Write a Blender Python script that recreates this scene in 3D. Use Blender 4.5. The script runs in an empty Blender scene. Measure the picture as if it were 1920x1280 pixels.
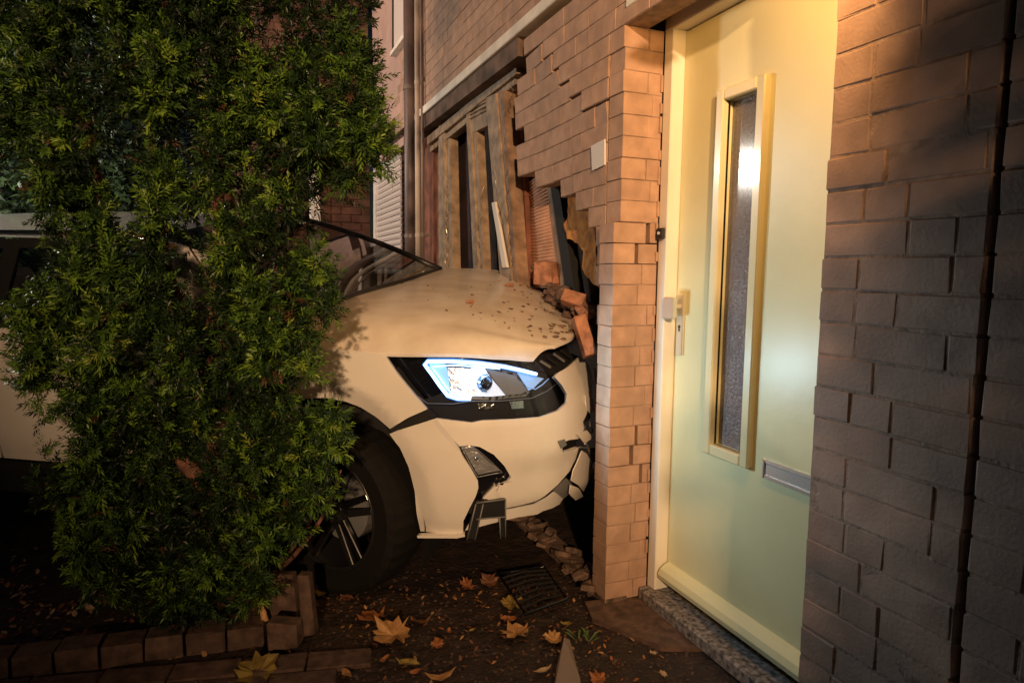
import bpy, bmesh, math, random
import numpy as np
from mathutils import Vector, Matrix, noise
random.seed(7); rng = np.random.default_rng(7)
S = bpy.context.scene
COL = S.collection
# ------------------------------------------------------------------ camera
CAMH, FPX = 1.25, 1240.0
_p, _r, _w = math.radians(6.0), math.radians(0.6), math.radians(22.2)
FW = Vector((math.sin(_w)*math.cos(_p), math.cos(_w)*math.cos(_p), -math.sin(_p)))
_rt = Vector((math.cos(_w), -math.sin(_w), 0)); _up = _rt.cross(FW)
RT = _rt*math.cos(_r)+_up*math.sin(_r); UP = _up*math.cos(_r)-_rt*math.sin(_r)
cd = bpy.data.cameras.new('camera'); cam = bpy.data.objects.new('camera', cd); COL.objects.link(cam)
M = Matrix((( RT.x, UP.x, -FW.x, 0), (RT.y, UP.y, -FW.y, 0), (RT.z, UP.z, -FW.z, CAMH), (0, 0, 0, 1)))
cam.matrix_world = M
cd.sensor_width = 36; cd.lens = 36*FPX/1920; cd.clip_start = .02; cd.clip_end = 500
S.camera = cam
def ray(px, py): return FW + RT*((px-960)/FPX) + UP*((640-py)/FPX)
# ------------------------------------------------------------------ night sky, lamps, exposure
w = bpy.data.worlds.new('World'); S.world = w; w.use_nodes = True
nt = w.node_tree; bg = nt.nodes['Background']
sky = nt.nodes.new('ShaderNodeTexSky'); sky.sky_type = 'NISHITA'; sky.sun_disc = False
sky.sun_elevation = math.radians(14); sky.sun_rotation = math.radians(200)
nt.links.new(sky.outputs[0], bg.inputs[0]); bg.inputs[1].default_value = 0.0022
S.view_settings.view_transform = 'Standard'; S.view_settings.look = 'None'
S.view_settings.gamma = 1; S.view_settings.exposure = 0; S.view_settings.use_curve_mapping = False

def lamp(name, kind, loc, power, col, size=.1, target=None, spot=40, blend=.5, shadow_size=None):
    l = bpy.data.lights.new(name, kind); o = bpy.data.objects.new(name, l); COL.objects.link(o)
    l.energy = power; l.color = col; o.location = loc
    l.shadow_soft_size = size
    if target is not None:
        o.rotation_euler = (Vector(target)-Vector(loc)).to_track_quat('-Z', 'Y').to_euler()
    if kind == 'SPOT':
        l.spot_size = math.radians(spot); l.spot_blend = blend
    return o
moon = lamp('moon', 'SUN', (0, 0, 10), .02, (.75, .6, 1), target=(2, 3, 0)); moon.data.angle = math.radians(8)
WARM = (1, .61, .32)
lamp('street_lamp_light_behind', 'SPOT', (-2.55, -8.1, 3.9), 5100, WARM, .14, (1.55, 3.1, 2.35), 34, .92)
lamp('house_front_fill_light', 'SPOT', (-5.0, 3.2, 4.6), 900, (1, .64, .42), .12, (1.26, 6.3, 2.3), 30, .5)  # added fill spot that brightens the neighbouring house front
lamp('street_lamp_light_down_the_street', 'POINT', (-2.2, 9.6, 5.3), 80, (1, .62, .30), .10)
_d = ray(1400, 315); _o = Vector((0, 0, CAMH)); _h = _o+_d*((1.479-0)/_d.x); _d = Vector((-_d.x, _d.y, _d.z)).normalized()
lamp('white_lamp_light_far', 'POINT', _h+_d*6.2, 300, (1, .93, .82), .17)
lamp('porch_lamp_light', 'SPOT', (.99, 1.06, 2.13), 33, (1, .52, .17), .045, (1.35, 1.85, 1.55), 122, .7)

# ------------------------------------------------------------------ helpers
CO = Vector((0, 0, CAMH))
def on(ax, v, px, py):
    d = ray(px, py); t = (v-CO[ax])/d[ax]; return CO+d*t
def atd(px, py, dep): return CO+ray(px, py)*dep
def project(P):
    d = Vector(P)-CO; z = d.dot(FW); return 960+FPX*d.dot(RT)/z, 640-FPX*d.dot(UP)/z

def tag(o, label=None, cat=None, group=None, kind=None):
    if label: o['label'] = label
    if cat: o['category'] = cat
    if group: o['group'] = group
    if kind: o['kind'] = kind
    return o
def thing(name, label, cat, loc=(0, 0, 0), group=None):
    o = bpy.data.objects.new(name, None); COL.objects.link(o); o.location = loc
    return tag(o, label, cat, group)
def link(name, me, parent=None, loc=None, world=True):
    """link mesh (built in world coordinates); parent is an Empty whose transform is only a location"""
    o = bpy.data.objects.new(name, me); COL.objects.link(o)
    if parent is not None:
        o.parent = parent
        o.location = (Vector(loc) if loc else Vector((0, 0, 0))) - base(parent)
    elif loc: o.location = loc
    return o
def base(o):
    b = Vector((0, 0, 0))
    while o is not None:
        b += o.location; o = o.parent
    return b
def obj(name, bm, mat, parent=None, smooth=False, recalc=True):
    if recalc: bmesh.ops.recalc_face_normals(bm, faces=bm.faces)
    me = bpy.data.meshes.new(name)
    if smooth:
        for f in bm.faces: f.smooth = True
    bm.to_mesh(me); bm.free()
    for m in (mat if isinstance(mat, (list, tuple)) else [mat]): me.materials.append(m)
    return link(name, me, parent)
def box(bm, c, s, rot=None, bev=0, mi=0):
    r = bmesh.ops.create_cube(bm, size=1); vs = r['verts']
    Mx = Matrix.Translation(Vector(c)) @ (rot.to_4x4() if rot is not None else Matrix()) @ Matrix.Diagonal((*s, 1))
    bmesh.ops.transform(bm, matrix=Mx, verts=vs)
    fs = set(f for v in vs for f in v.link_faces)
    for f in fs: f.material_index = mi
    if bev:
        es = list(set(e for v in vs for e in v.link_edges))
        bmesh.ops.bevel(bm, geom=es, offset=bev, segments=1, affect='EDGES', profile=.5)
    return vs
def prism(bm, pts, d):
    """closed polygon (3D points) extruded by vector d"""
    d = Vector(d); n = len(pts)
    a = [bm.verts.new(p) for p in pts]; b = [bm.verts.new(Vector(p)+d) for p in pts]
    f1 = bm.faces.new(a); f2 = bm.faces.new(b[::-1])
    for i in range(n): bm.faces.new((a[i], b[i], b[(i+1) % n], a[(i+1) % n]))
    return a+b
def tube(bm, pts, r, n=8, cap=True):
    pts = [Vector(p) for p in pts]; rings = []
    rr = r if hasattr(r, '__len__') else [r]*len(pts)
    prev = None
    for i, p in enumerate(pts):
        t = (pts[min(i+1, len(pts)-1)]-pts[max(i-1, 0)]).normalized()
        if prev is None: u = t.orthogonal().normalized()
        else:
            u = prev-t*prev.dot(t)
            u = u.normalized() if u.length > 1e-6 else t.orthogonal().normalized()
        prev = u; v = t.cross(u)
        rings.append([bm.verts.new(p+(u*math.cos(k*2*math.pi/n)+v*math.sin(k*2*math.pi/n))*rr[i]) for k in range(n)])
    for a, b in zip(rings, rings[1:]):
        for k in range(n): bm.faces.new((a[k], a[(k+1) % n], b[(k+1) % n], b[k]))
    if cap: bm.faces.new(rings[0][::-1]); bm.faces.new(rings[-1])
def dens(pts, step, closed=True):
    out = []; n = len(pts)
    for i in range(n if closed else n-1):
        a = Vector(pts[i]); b = Vector(pts[(i+1) % n]); k = max(1, int((b-a).length/step))
        for j in range(k): out.append(a.lerp(b, j/k))
    if not closed: out.append(Vector(pts[-1]))
    return out
def smoothpoly(pts, it=1):
    P = [Vector(p) for p in pts]
    for _ in range(it):
        Q = []
        for i in range(len(P)):
            a, b = P[i], P[(i+1) % len(P)]
            Q += [a.lerp(b, .25), a.lerp(b, .75)]
        P = Q
    return P

# ------------------------------------------------------------------ materials
def mat(name, col, rough=.6, metal=0, spec=.5, noise_s=None, noise_amt=.15, bump=0, bump_s=60, coat=0, coat_r=.05,
        col2=None, island=0, objvar=0, emit=None, estr=0, detail=6, bump2=0, bump2_s=8):
    m = bpy.data.materials.new(name); m.use_nodes = True
    n = m.node_tree.nodes; L = m.node_tree.links; b = n['Principled BSDF']
    b.inputs['Base Color'].default_value = (*col, 1); b.inputs['Roughness'].default_value = rough
    b.inputs['Metallic'].default_value = metal; b.inputs['Specular IOR Level'].default_value = spec
    b.inputs['Coat Weight'].default_value = coat; b.inputs['Coat Roughness'].default_value = coat_r
    if emit: b.inputs['Emission Color'].default_value = (*emit, 1); b.inputs['Emission Strength'].default_value = estr
    tc = n.new('ShaderNodeTexCoord'); geo = n.new('ShaderNodeNewGeometry')
    out = None
    if noise_s:
        nz = n.new('ShaderNodeTexNoise'); nz.inputs['Scale'].default_value = noise_s; nz.inputs['Detail'].default_value = detail
        L.new(geo.outputs['Position'], nz.inputs['Vector'])
        cr = n.new('ShaderNodeValToRGB'); c2 = col2 or tuple(c*(1-noise_amt*2) for c in col)
        c1 = col if col2 else tuple(min(1, c*(1+noise_amt)) for c in col)
        cr.color_ramp.elements[0].position = .34; cr.color_ramp.elements[1].position = .66
        cr.color_ramp.elements[0].color = (*c2, 1); cr.color_ramp.elements[1].color = (*c1, 1)
        L.new(nz.outputs['Fac'], cr.inputs['Fac']); out = cr.outputs['Color']
        L.new(out, b.inputs['Base Color'])
    if objvar or island:
        hs = n.new('ShaderNodeHueSaturation'); mr = n.new('ShaderNodeMapRange')
        amt = objvar or island
        if island: L.new(geo.outputs['Random Per Island'], mr.inputs['Value'])
        else:
            oi = n.new('ShaderNodeObjectInfo'); L.new(oi.outputs['Random'], mr.inputs['Value'])
        mr.inputs['To Min'].default_value = 1-amt; mr.inputs['To Max'].default_value = 1+amt*.7
        L.new(mr.outputs['Result'], hs.inputs['Value'])
        if out: L.new(out, hs.inputs['Color'])
        else: hs.inputs['Color'].default_value = (*col, 1)
        L.new(hs.outputs['Color'], b.inputs['Base Color'])
    nrm = None
    for amt, sc, det in ((bump, bump_s, 8), (bump2, bump2_s, 3)):
        if amt:
            bn = n.new('ShaderNodeTexNoise'); bn.inputs['Scale'].default_value = sc; bn.inputs['Detail'].default_value = det
            L.new(geo.outputs['Position'], bn.inputs['Vector'])
            bp = n.new('ShaderNodeBump'); bp.inputs['Distance'].default_value = amt; bp.inputs['Strength'].default_value = 1
            L.new(bn.outputs['Fac'], bp.inputs['Height'])
            if nrm: L.new(nrm, bp.inputs['Normal'])
            nrm = bp.outputs['Normal']
    if nrm: L.new(nrm, b.inputs['Normal'])
    return m
def glassmat(name, tint, ior=1.45, rough=0, base_gloss=.06, bump=0, bump_s=90, voro=False, dirt=0):
    m = bpy.data.materials.new(name); m.use_nodes = True; n = m.node_tree.nodes; L = m.node_tree.links
    n.remove(n['Principled BSDF']); o = n['Material Output']
    tr = n.new('ShaderNodeBsdfTransparent'); tr.inputs[0].default_value = (*tint, 1)
    gl = n.new('ShaderNodeBsdfGlossy'); gl.inputs['Roughness'].default_value = rough
    mx = n.new('ShaderNodeMixShader'); fr = n.new('ShaderNodeFresnel'); fr.inputs['IOR'].default_value = ior
    ad = n.new('ShaderNodeMath'); ad.operation = 'ADD'; ad.inputs[1].default_value = base_gloss-.04; ad.use_clamp = True
    L.new(fr.outputs[0], ad.inputs[0]); L.new(ad.outputs[0], mx.inputs[0]); L.new(tr.outputs[0], mx.inputs[1]); L.new(gl.outputs[0], mx.inputs[2])
    if dirt:
        df = n.new('ShaderNodeBsdfDiffuse'); df.inputs[0].default_value = (.42, .44, .36, 1)
        m3 = n.new('ShaderNodeMixShader'); m3.inputs[0].default_value = dirt
        L.new(mx.outputs[0], m3.inputs[1]); L.new(df.outputs[0], m3.inputs[2]); L.new(m3.outputs[0], o.inputs[0])
    else: L.new(mx.outputs[0], o.inputs[0])
    if bump:
        g = n.new('ShaderNodeNewGeometry'); bp = n.new('ShaderNodeBump'); bp.inputs['Distance'].default_value = bump; bp.inputs['Strength'].default_value = 1
        if voro:
            t = n.new('ShaderNodeTexVoronoi'); t.feature = 'SMOOTH_F1'; t.inputs['Scale'].default_value = bump_s; L.new(g.outputs['Position'], t.inputs['Vector']); L.new(t.outputs['Distance'], bp.inputs['Height'])
        else:
            t = n.new('ShaderNodeTexNoise'); t.inputs['Scale'].default_value = bump_s; L.new(g.outputs['Position'], t.inputs['Vector']); L.new(t.outputs['Fac'], bp.inputs['Height'])
        L.new(bp.outputs[0], gl.inputs['Normal']); L.new(bp.outputs[0], fr.inputs['Normal'])
    return m
BR = (.46, .29, .205)
m_brick = mat('brick_paint', BR, .75, noise_s=14, noise_amt=.10, bump=.0016, bump_s=70, objvar=.09, bump2=.003, bump2_s=14)
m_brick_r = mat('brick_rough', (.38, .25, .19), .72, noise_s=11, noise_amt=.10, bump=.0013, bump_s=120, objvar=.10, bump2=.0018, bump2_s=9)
m_mortar = mat('mortar', (.36, .25, .19), .9, noise_s=30, noise_amt=.15, bump=.003, bump_s=120)
m_raw = mat('broken_brick', (.42, .20, .125), .9, noise_s=30, noise_amt=.2, bump=.003, bump_s=90, objvar=.15)
m_concrete = mat('concrete_band', (.80, .74, .66), .8, noise_s=9, noise_amt=.08, bump=.001, bump_s=80)
m_paint = mat('car_paint', (.76, .73, .69), .30, coat=.8, coat_r=.04, noise_s=4, noise_amt=.035)
m_hood = mat('dusty_car_paint', (.74, .69, .62), .42, coat=.35, coat_r=.18, noise_s=7, col2=(.60, .52, .44), bump=.0004, bump_s=220)
m_facet = mat('lamp_facets', (.62, .62, .64), .28, metal=.75, bump=.004, bump_s=55)
m_black = mat('black_plastic', (.018, .018, .02), .38, bump=.0006, bump_s=200)
m_gloss = mat('gloss_black', (.006, .006, .009), .12, coat=.6)
m_dark = mat('underbody_black', (.006, .006, .007), .8)
m_tyre = mat('tyre_rubber', (.007, .0065, .0065), .85, spec=.25, bump=.0008, bump_s=150)
m_rim = mat('rim_alloy', (.42, .41, .40), .28, metal=1)
m_rimd = mat('rim_black', (.015, .015, .017), .3)
m_chrome = mat('reflector_chrome', (.85, .86, .9), .12, metal=1, bump=.0015, bump_s=120)
m_greyp = mat('grey_plastic', (.16, .165, .17), .45)
m_drl = mat('light_strip', (.8, .9, 1), .4, emit=(.30, .66, 1.0), estr=3.4)
m_cell = mat('emissive_reflector', (.8, .82, .86), .2, metal=.9, emit=(.6, .72, .9), estr=.10, bump=.003, bump_s=90)  # weak emission stands in for lamp light caught by the reflector
m_halo = mat('strip_halo', (.2, .35, .6), .3, emit=(.05, .26, 1.0), estr=.9)  # blue emission imitates the halo of glow around the light strip
m_drl2 = mat('light_glow', (.7, .85, 1), .3, emit=(.50, .68, 1.0), estr=.55)
m_drl3 = mat('light_glow_dim', (.3, .5, .8), .3, emit=(.2, .45, .9), estr=.35)
m_lens = glassmat('lamp_lens', (.96, .98, 1), 1.45, 0, .05)
m_wind = glassmat('window_glass', (.13, .16, .15), 1.5, .03, .14, dirt=.045)
m_sglass = glassmat('side_window_glass', (.10, .11, .11), 1.5, .02, .06)
m_seat = mat('seat_cloth', (.42, .38, .33), .8, bump=.001, bump_s=150)
m_bark = mat('yew_bark', (.17, .075, .05), .85, noise_s=22, noise_amt=.3, bump=.006, bump_s=35)
m_door = mat('door_paint', (.76, .72, .42), .42, coat=.35, coat_r=.30, noise_s=2.2, noise_amt=.045, bump=.0008, bump_s=26, bump2=.004, bump2_s=4)
m_mould = mat('moulding_paint', (.76, .69, .42), .32, coat=.4, coat_r=.1)
m_frame = mat('frame_paint', (.82, .78, .68), .4, noise_s=6, noise_amt=.03, bump=.0003, bump_s=60)
m_steel = mat('handle_metal', (.72, .69, .60), .32, metal=.6)
m_slot = mat('letter_slot_metal', (.75, .75, .74), .32, metal=.75)
m_stone = mat('threshold_stone', (.26, .23, .21), .75, noise_s=60, noise_amt=.4, bump=.001, bump_s=150)
m_soffit = mat('soffit_board', (.20, .12, .085), .7, noise_s=12, noise_amt=.2)
m_soil = mat('soil', (.045, .026, .020), .72, noise_s=18, col2=(.018, .011, .010), bump=.012, bump_s=60, bump2=.02, bump2_s=12)
m_foot = mat('footing_rubble', (.17, .11, .08), .9, noise_s=25, noise_amt=.3, bump=.004, bump_s=70)
m_kerb = mat('kerb_stone', (.12, .072, .055), .85, noise_s=25, noise_amt=.25, bump=.003, bump_s=90, objvar=.12)
m_wood = mat('weathered_wood', (.27, .17, .11), .7, noise_s=14, noise_amt=.25, bump=.002, bump_s=60)
m_wood2 = mat('window_frame_paint', (.33, .235, .155), .6, noise_s=16, noise_amt=.22, bump=.0015, bump_s=50)
m_white = mat('white_plastic', (.75, .72, .68), .4)
m_curt = mat('reddish_board', (.20, .075, .045), .8, noise_s=8, noise_amt=.25, bump=.003, bump_s=40)
m_insul = mat('orange_insulation', (.62, .30, .08), .9, noise_s=18, col2=(.36, .16, .06), bump=.012, bump_s=30)
m_ribs = mat('ribbed_panel', (.58, .33, .22), .7, noise_s=9, noise_amt=.12)
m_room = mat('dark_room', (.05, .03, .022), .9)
m_wall_far = mat('far_wall_render', (.48, .32, .27), .85, noise_s=5, noise_amt=.06, bump=.003, bump_s=25)
m_wall_dark = mat('far_brown_brick', (.15, .075, .055), .9, noise_s=9, noise_amt=.2)
m_shut = mat('shutter_white', (.66, .58, .54), .5)
m_pipe = mat('pipe_grey', (.13, .10, .10), .45)
m_pipe2 = mat('pipe_pale', (.42, .36, .32), .5)
def leafmat(name, c, c2):
    return mat(name, c, .55, noise_s=40, col2=c2, bump=.001, bump_s=120, spec=.3)
m_lf = [leafmat('leaf_orange', (.40, .16, .055), (.20, .07, .03)), leafmat('leaf_tan', (.52, .30, .12), (.34, .17, .07)),
        leafmat('leaf_yellow', (.30, .22, .05), (.16, .10, .03)), leafmat('leaf_brown', (.24, .10, .05), (.12, .05, .03)),
        leafmat('leaf_cream', (.55, .40, .25), (.4, .25, .14))]

# ------------------------------------------------------------------ ground
FX, PY = 1.26, 2.081           # facade plane x, pier front plane y
DX = 1.427                     # door frame face plane x
CH = .0752                     # brick course height
def gz(x, y):
    v = noise.noise(Vector((x*3, y*3, 0)))*.012+noise.noise(Vector((x*9, y*9, 3)))*.006
    return v-.014
bm = bmesh.new()
xs = np.concatenate([np.linspace(-60, -3, 12), np.linspace(-2.6, 2.2, 110), np.linspace(3, 60, 12)])
ys = np.concatenate([np.linspace(-60, -1, 12), np.linspace(-.6, 5, 120), np.linspace(5.6, 90, 20)])
vv = [[bm.verts.new((x, y, gz(x, y))) for y in ys] for x in xs]
for i in range(len(xs)-1):
    for j in range(len(ys)-1): bm.faces.new((vv[i][j], vv[i+1][j], vv[i+1][j+1], vv[i][j+1]))
tag(obj('ground', bm, m_soil, smooth=True), kind='structure')

# ------------------------------------------------------------------ brick pieces
def brick_mesh(name, L, D, Hh, m, seed, rough=.0018, bev=.004):
    if m is m_brick_r: Hh = CH-.0065
    if m is m_brick: Hh = CH-.0035; rough = .0006; bev = .0013
    bm = bmesh.new(); box(bm, (0, 0, 0), (D, L, Hh), bev=bev)
    r = random.Random(seed)
    for v in bm.verts: v.co += Vector((r.uniform(-1, 1), r.uniform(-1, 1), r.uniform(-1, 1)))*rough
    bmesh.ops.triangulate(bm, faces=bm.faces)
    me = bpy.data.meshes.new(name); bm.to_mesh(me); bm.free(); me.materials.append(m); return me
_cache = {}
def get_brick(L, D, m, rough=.0018, bev=.004, nvar=5):
    k = (round(L, 3), round(D, 3), m.name, random.randrange(nvar))
    if k not in _cache: _cache[k] = brick_mesh('brick', L, D, CH-.0085, m, hash(k[:2]+(k[3],)) & 0xffff, rough, bev)
    return _cache[k]
def put(name, me, parent, loc, rot=None):
    o = bpy.data.objects.new(name, me); COL.objects.link(o); o.parent = parent
    o.location = Vector(loc)-base(parent)
    if rot: o.rotation_euler = rot
    return o

pv = bpy.data.objects.new('path', None); COL.objects.link(pv); pv.location = on(2, 0, 500, 1270); tag(pv, kind='structure')
_a, _b = on(2, 0, -80, 1278), on(2, 0, 560, 1222); _d = (_b-_a).normalized(); _n = Vector((_d.y, -_d.x, 0))
for _r in range(4):
    for _k in range(-1, 11):
        _p = _a+_d*(.205*_k+(.1 if _r % 2 else 0)+.1)+_n*(.05+.103*_r)
        if project(_p)[0] > 640: continue
        _m = get_brick(.2, .098, m_kerb, .0022, .004)
        put('paver', _m, pv, (_p.x, _p.y, -.034+random.uniform(-.003, .003)), (random.uniform(-.02, .02), random.uniform(-.02, .02), math.atan2(_d.y, _d.x)-math.pi/2))
bm = bmesh.new()
_P = [on(2, .0, *q) for q in ((1096, 1128), (1150, 1122), (1214, 1119), (1262, 1160), (1320, 1215), (1240, 1212), (1165, 1182), (1110, 1160))]
prism(bm, [Vector((p.x, p.y, .003)) for p in dens(_P, .03)], (0, 0, -.03))
obj('concrete_apron', bm, m_kerb, pv)
# ---- right-hand wall (x = FX, y < 1.17)
wall_r = thing('brick_wall', 'dim brick wall with raked joints and a vertical expansion joint, right of the yellow door', 'wall', (FX, .8, 0))
mort = bmesh.new(); YJ = .795; YE = 1.172
cnt = 0
for c in range(0, 31):
    z = CH*(c+.5)+.012
    for seg in (0, 1):
        if seg == 0:
            y = YE+random.uniform(-.004, .003); lim = YJ+.006; first = [.10, .155, .21][c % 3] if c % 2 else .105
        else:
            y = YJ-.006; lim = -.6; first = .10 if c % 2 else .21
        L = first; i = 0
        while y > lim+.02:
            l = L if i == 0 else (.10 if random.random() < .22 else .205)
            if y-l < lim: l = y-lim
            if l < .03: break
            yc = y-l/2
            if yc > .35:
                lq = max(.03, round((l-.004)/.005)*.005)
                put('brick', get_brick(lq, .1, m_brick_r, .0014, .0022), wall_r, (FX+.05+random.uniform(-.0012, .0012), yc, z+random.uniform(-.001, .001)), (0, random.uniform(-.012, .012), random.uniform(-.005, .005)))
                cnt += 1
            else: box(mort, (FX+.05, yc, z), (.1, l-.008, CH-.0085))
            y -= l+.002; i += 1
        # mortar of this course
    box(mort, (FX+.0535, (YE+YJ)/2+.004, z), (.103, YE-YJ-.016, CH))
    box(mort, (FX+.0535, (-.6+YJ)/2-.006, z), (.103, YJ+.6-.012, CH))
obj('mortar', mort, m_mortar, wall_r)
bm = bmesh.new(); box(bm, (FX+.06, YJ+.001, 1.2), (.04, .010, 2.4)); obj('joint_filler', bm, m_dark, wall_r)

# ---- pier and window facade
wall_l = thing('brick_wall', 'cracked and caved-in brick wall with a broken window, struck by the white car', 'wall', (FX, 3, 0))
CRACK = [(975, 60), (985, 92), (1030, 132), (1060, 150), (1100, 180), (1131, 205), (1134, 240), (1134, 320), (1142, 345), (1146, 400), (1160, 415), (1160, 2000)]
def crack_x(py):
    if py < CRACK[0][1]: return 940
    for a, b in zip(CRACK, CRACK[1:]):
        if a[1] <= py <= b[1]: return a[0]+(b[0]-a[0])*(py-a[1])/max(1e-6, b[1]-a[1])
    return 0
HOLE = [(0, 2.10), (.62, 2.11), (.83, 2.125), (1.03, 2.19), (1.20, 2.235), (1.30, 2.25), (1.40, 2.27), (1.46, 2.33), (1.52, 2.36), (1.56, 2.5), (1.62, 2.62), (1.68, 2.85), (1.74, 3.03), (9, 3.06)]
def hole_y(z):
    for a, b in zip(HOLE, HOLE[1:]):
        if a[0] <= z <= b[0]: return a[1]+(b[1]-a[1])*(z-a[0])/(b[0]-a[0])
    return 9
def bulge(y, z):
    """inward push and sag of the wall below the crack"""
    px, py = project((FX, y, z))
    s = crack_x(py)-px
    if s < 0 or z > 2.3: return 0, 0, 0
    d = math.hypot((y-2.75)/1.0, (z-1.52)/.85)
    wgt = max(0, 1-d)**1.2
    return .06*wgt*min(1, s/170)+.004, -.0045-.004*wgt*min(1, s/90), 0
def bgrad(y, z):
    e = .03
    f = lambda y, z: bulge(y, z)[0]
    px, py = project((FX, y, z))
    if crack_x(py)-px < 0 or z > 2.3: return 0, 0
    return (f(y+e, z)-f(y-e, z))/(2*e), (f(y, z+e)-f(y, z-e))/(2*e)
mort = bmesh.new(); mort2 = bmesh.new()
ZL0, ZL1 = 2.372, 2.425   # pale concrete band
n_part = 0
courses = 46
for c in range(courses):
    z = CH*(c+.5)+.004
    z0, z1 = z-CH/2, z+CH/2
    # corner brick on this course, alternating stretcher / header
    sh = -.022 if z < 1.432 else 0
    jx = random.uniform(-.003, .003)
    if z < 2.14:
        if c % 2 == 0:   # stretcher along the pier face, 0.15 visible + closer
            L1 = .15 if c % 4 else .125
            segs = [(FX, FX+L1), (FX+L1, DX-.001)]
        else:
            segs = [(FX, FX+.105), (FX+.105, DX-.001)]
        ck = c in (18, 17, 8, 7, 6) 
        for k, (a, b) in enumerate(segs):
            if ck and k == 0: b -= .010
            if ck and k == 1 and c in (18, 7): a += .004
            l = b-a-.004
            if k: b += -sh; l += -sh
            a_, b_ = a, b
            me = get_brick(round(l/.002)*.002, .10, m_brick, .0016, .0035)
            o = put('brick', me, wall_l, ((a+b)/2+sh+jx*(1-k)+random.uniform(-.0015, .0015)*(1-k), PY+.05+random.uniform(-.002, .002), z), (0, random.uniform(-.01, .01)*(1 if z > 1.4 else 2), math.pi/2+random.uniform(-.01, .01)))
        if not ck: box(mort, ((FX+DX+sh)/2+.003, PY+.052, z), (DX-FX-sh-.008, .098, CH))
        if random.random() < .75: box(mort2, (DX-.006+random.uniform(-.003, .001), PY-.001, z+random.uniform(-.02, .02)), (.010, .006, random.uniform(.03, .07)))
    # facade bricks from the corner leftwards (towards +y)
    y = PY+.103 if c % 2 == 0 else PY+.103
    first = .105 if c % 2 == 0 else .21
    if z > 2.14:
        y = 1.3 ; first = .105 if c % 2 else .21
    i = 0
    if ZL0-.01 < z < ZL1+.01: continue
    while y < 5.6:
        l = first if i == 0 else (.10 if random.random() < .12 else .21)
        yc = y+l/2; y += l; i += 1
        if z < 2.35 and yc-l/2 > hole_y(z)-.02: continue
        if 1.72 <= z < 2.35 and yc > hole_y(z): continue
        if z < 1.72 and yc+l/2 > hole_y(z)+.015:
            l2 = hole_y(z)+random.uniform(-.03, .035)-(yc-l/2)
            if l2 < .03: continue
            yc = yc-l/2+l2/2; l = l2
        if z < 2.372 and yc > 3.06: continue
        dx, dz, rt = bulge(yc, z); gy, gzz = bgrad(yc, z)
        lq = round((l-.004)/.003)*.003
        P = (FX+.05+dx+random.uniform(-.0015, .0015), yc, z+dz)
        px, py = project(P)
        rot = (random.uniform(-.003, .003), math.atan(gzz), -math.atan(gy)+random.uniform(-.004, .004))
        if -60 < py and px > 760:
            put('brick', get_brick(lq, .10, m_brick, .0014, .0025), wall_l, P, rot); n_part += 1
        else:
            box(mort, P, (.1, lq, CH-.008))
        R = Matrix.Rotation(rot[2], 3, 'Z') @ Matrix.Rotation(rot[1], 3, 'Y')
        box(mort, (P[0]+.0022, yc, z+dz), (.098, l+.001, CH+.001 if dx else CH), rot=R)
print('bricks', cnt, n_part)
obj('mortar', mort, m_mortar, wall_l)
obj('crumbled_mortar', mort2, m_brick, wall_l)
bm = bmesh.new()
box(bm, (FX+.045, (2.1+5.05)/2-.5, (ZL0+ZL1)/2), (.13, 5.05-1.1, ZL1-ZL0), bev=.004)
obj('concrete_band', bm, m_concrete, wall_l)
bm = bmesh.new(); box(bm, (FX+.10, 4.1, 2.325), (.20, 2.1, .09)); obj('soffit', bm, mat('lintel_wood', (.15, .095, .068), .8, noise_s=8, noise_amt=.3), wall_l)
# sill stub and broken footing courses along the base of the hole
bm = bmesh.new()
for k in range(46):
    t = random.random()**1.2; y = 2.12+.95*t; x = FX+.01+random.uniform(-.055, .05); q = random.uniform(.018, .045)
    box(bm, (x, y, .012+random.random()*.022), (q*1.5, q*2.0*random.uniform(.6, 1.2), q*.6), rot=Matrix.Rotation(random.uniform(-3, 3), 3, 'Z') @ Matrix.Rotation(random.uniform(-.5, .5), 3, 'X') @ Matrix.Rotation(random.uniform(-.4, .4), 3, 'Y'), bev=.003)
box(bm, (FX+.03, 2.55, .004), (.10, .95, .036), bev=.006)
for v in bm.verts: v.co += noise.noise_vector(v.co*45)*.006
obj('broken_footing', bm, m_foot, wall_l)
# pale plaster patch left of the corner
pp = [on(0, FX-.004, *p) for p in ((1108, 274), (1133, 261), (1133, 309), (1110, 320))]
bm = bmesh.new(); prism(bm, pp, (.008, 0, 0)); obj('plaster_patch', bm, mat('pale_plaster', (.62, .60, .60), .6), wall_l)

# ---- soffit of the door recess, with white trim
bm = bmesh.new(); box(bm, (1.60, 1.36, 2.175), (.66, 1.50, .03)); so = obj('porch_soffit', bm, m_soffit)
tag(so, 'dark brown boarded ceiling of the recess directly above the door frame', 'ceiling board')
bm = bmesh.new(); box(bm, (FX+.006, 1.62, 2.177), (.022, .90, .036), bev=.003)
tag(obj('trim_strip', bm, m_frame), 'white trim strip on the front edge of the porch ceiling', 'trim')
bm = bmesh.new()
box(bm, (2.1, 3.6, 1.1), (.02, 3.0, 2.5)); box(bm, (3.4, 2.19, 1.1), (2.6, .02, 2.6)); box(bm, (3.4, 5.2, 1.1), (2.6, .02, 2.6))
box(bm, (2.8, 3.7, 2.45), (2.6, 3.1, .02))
tag(obj('room_wall', bm, m_room), kind='structure')

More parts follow.
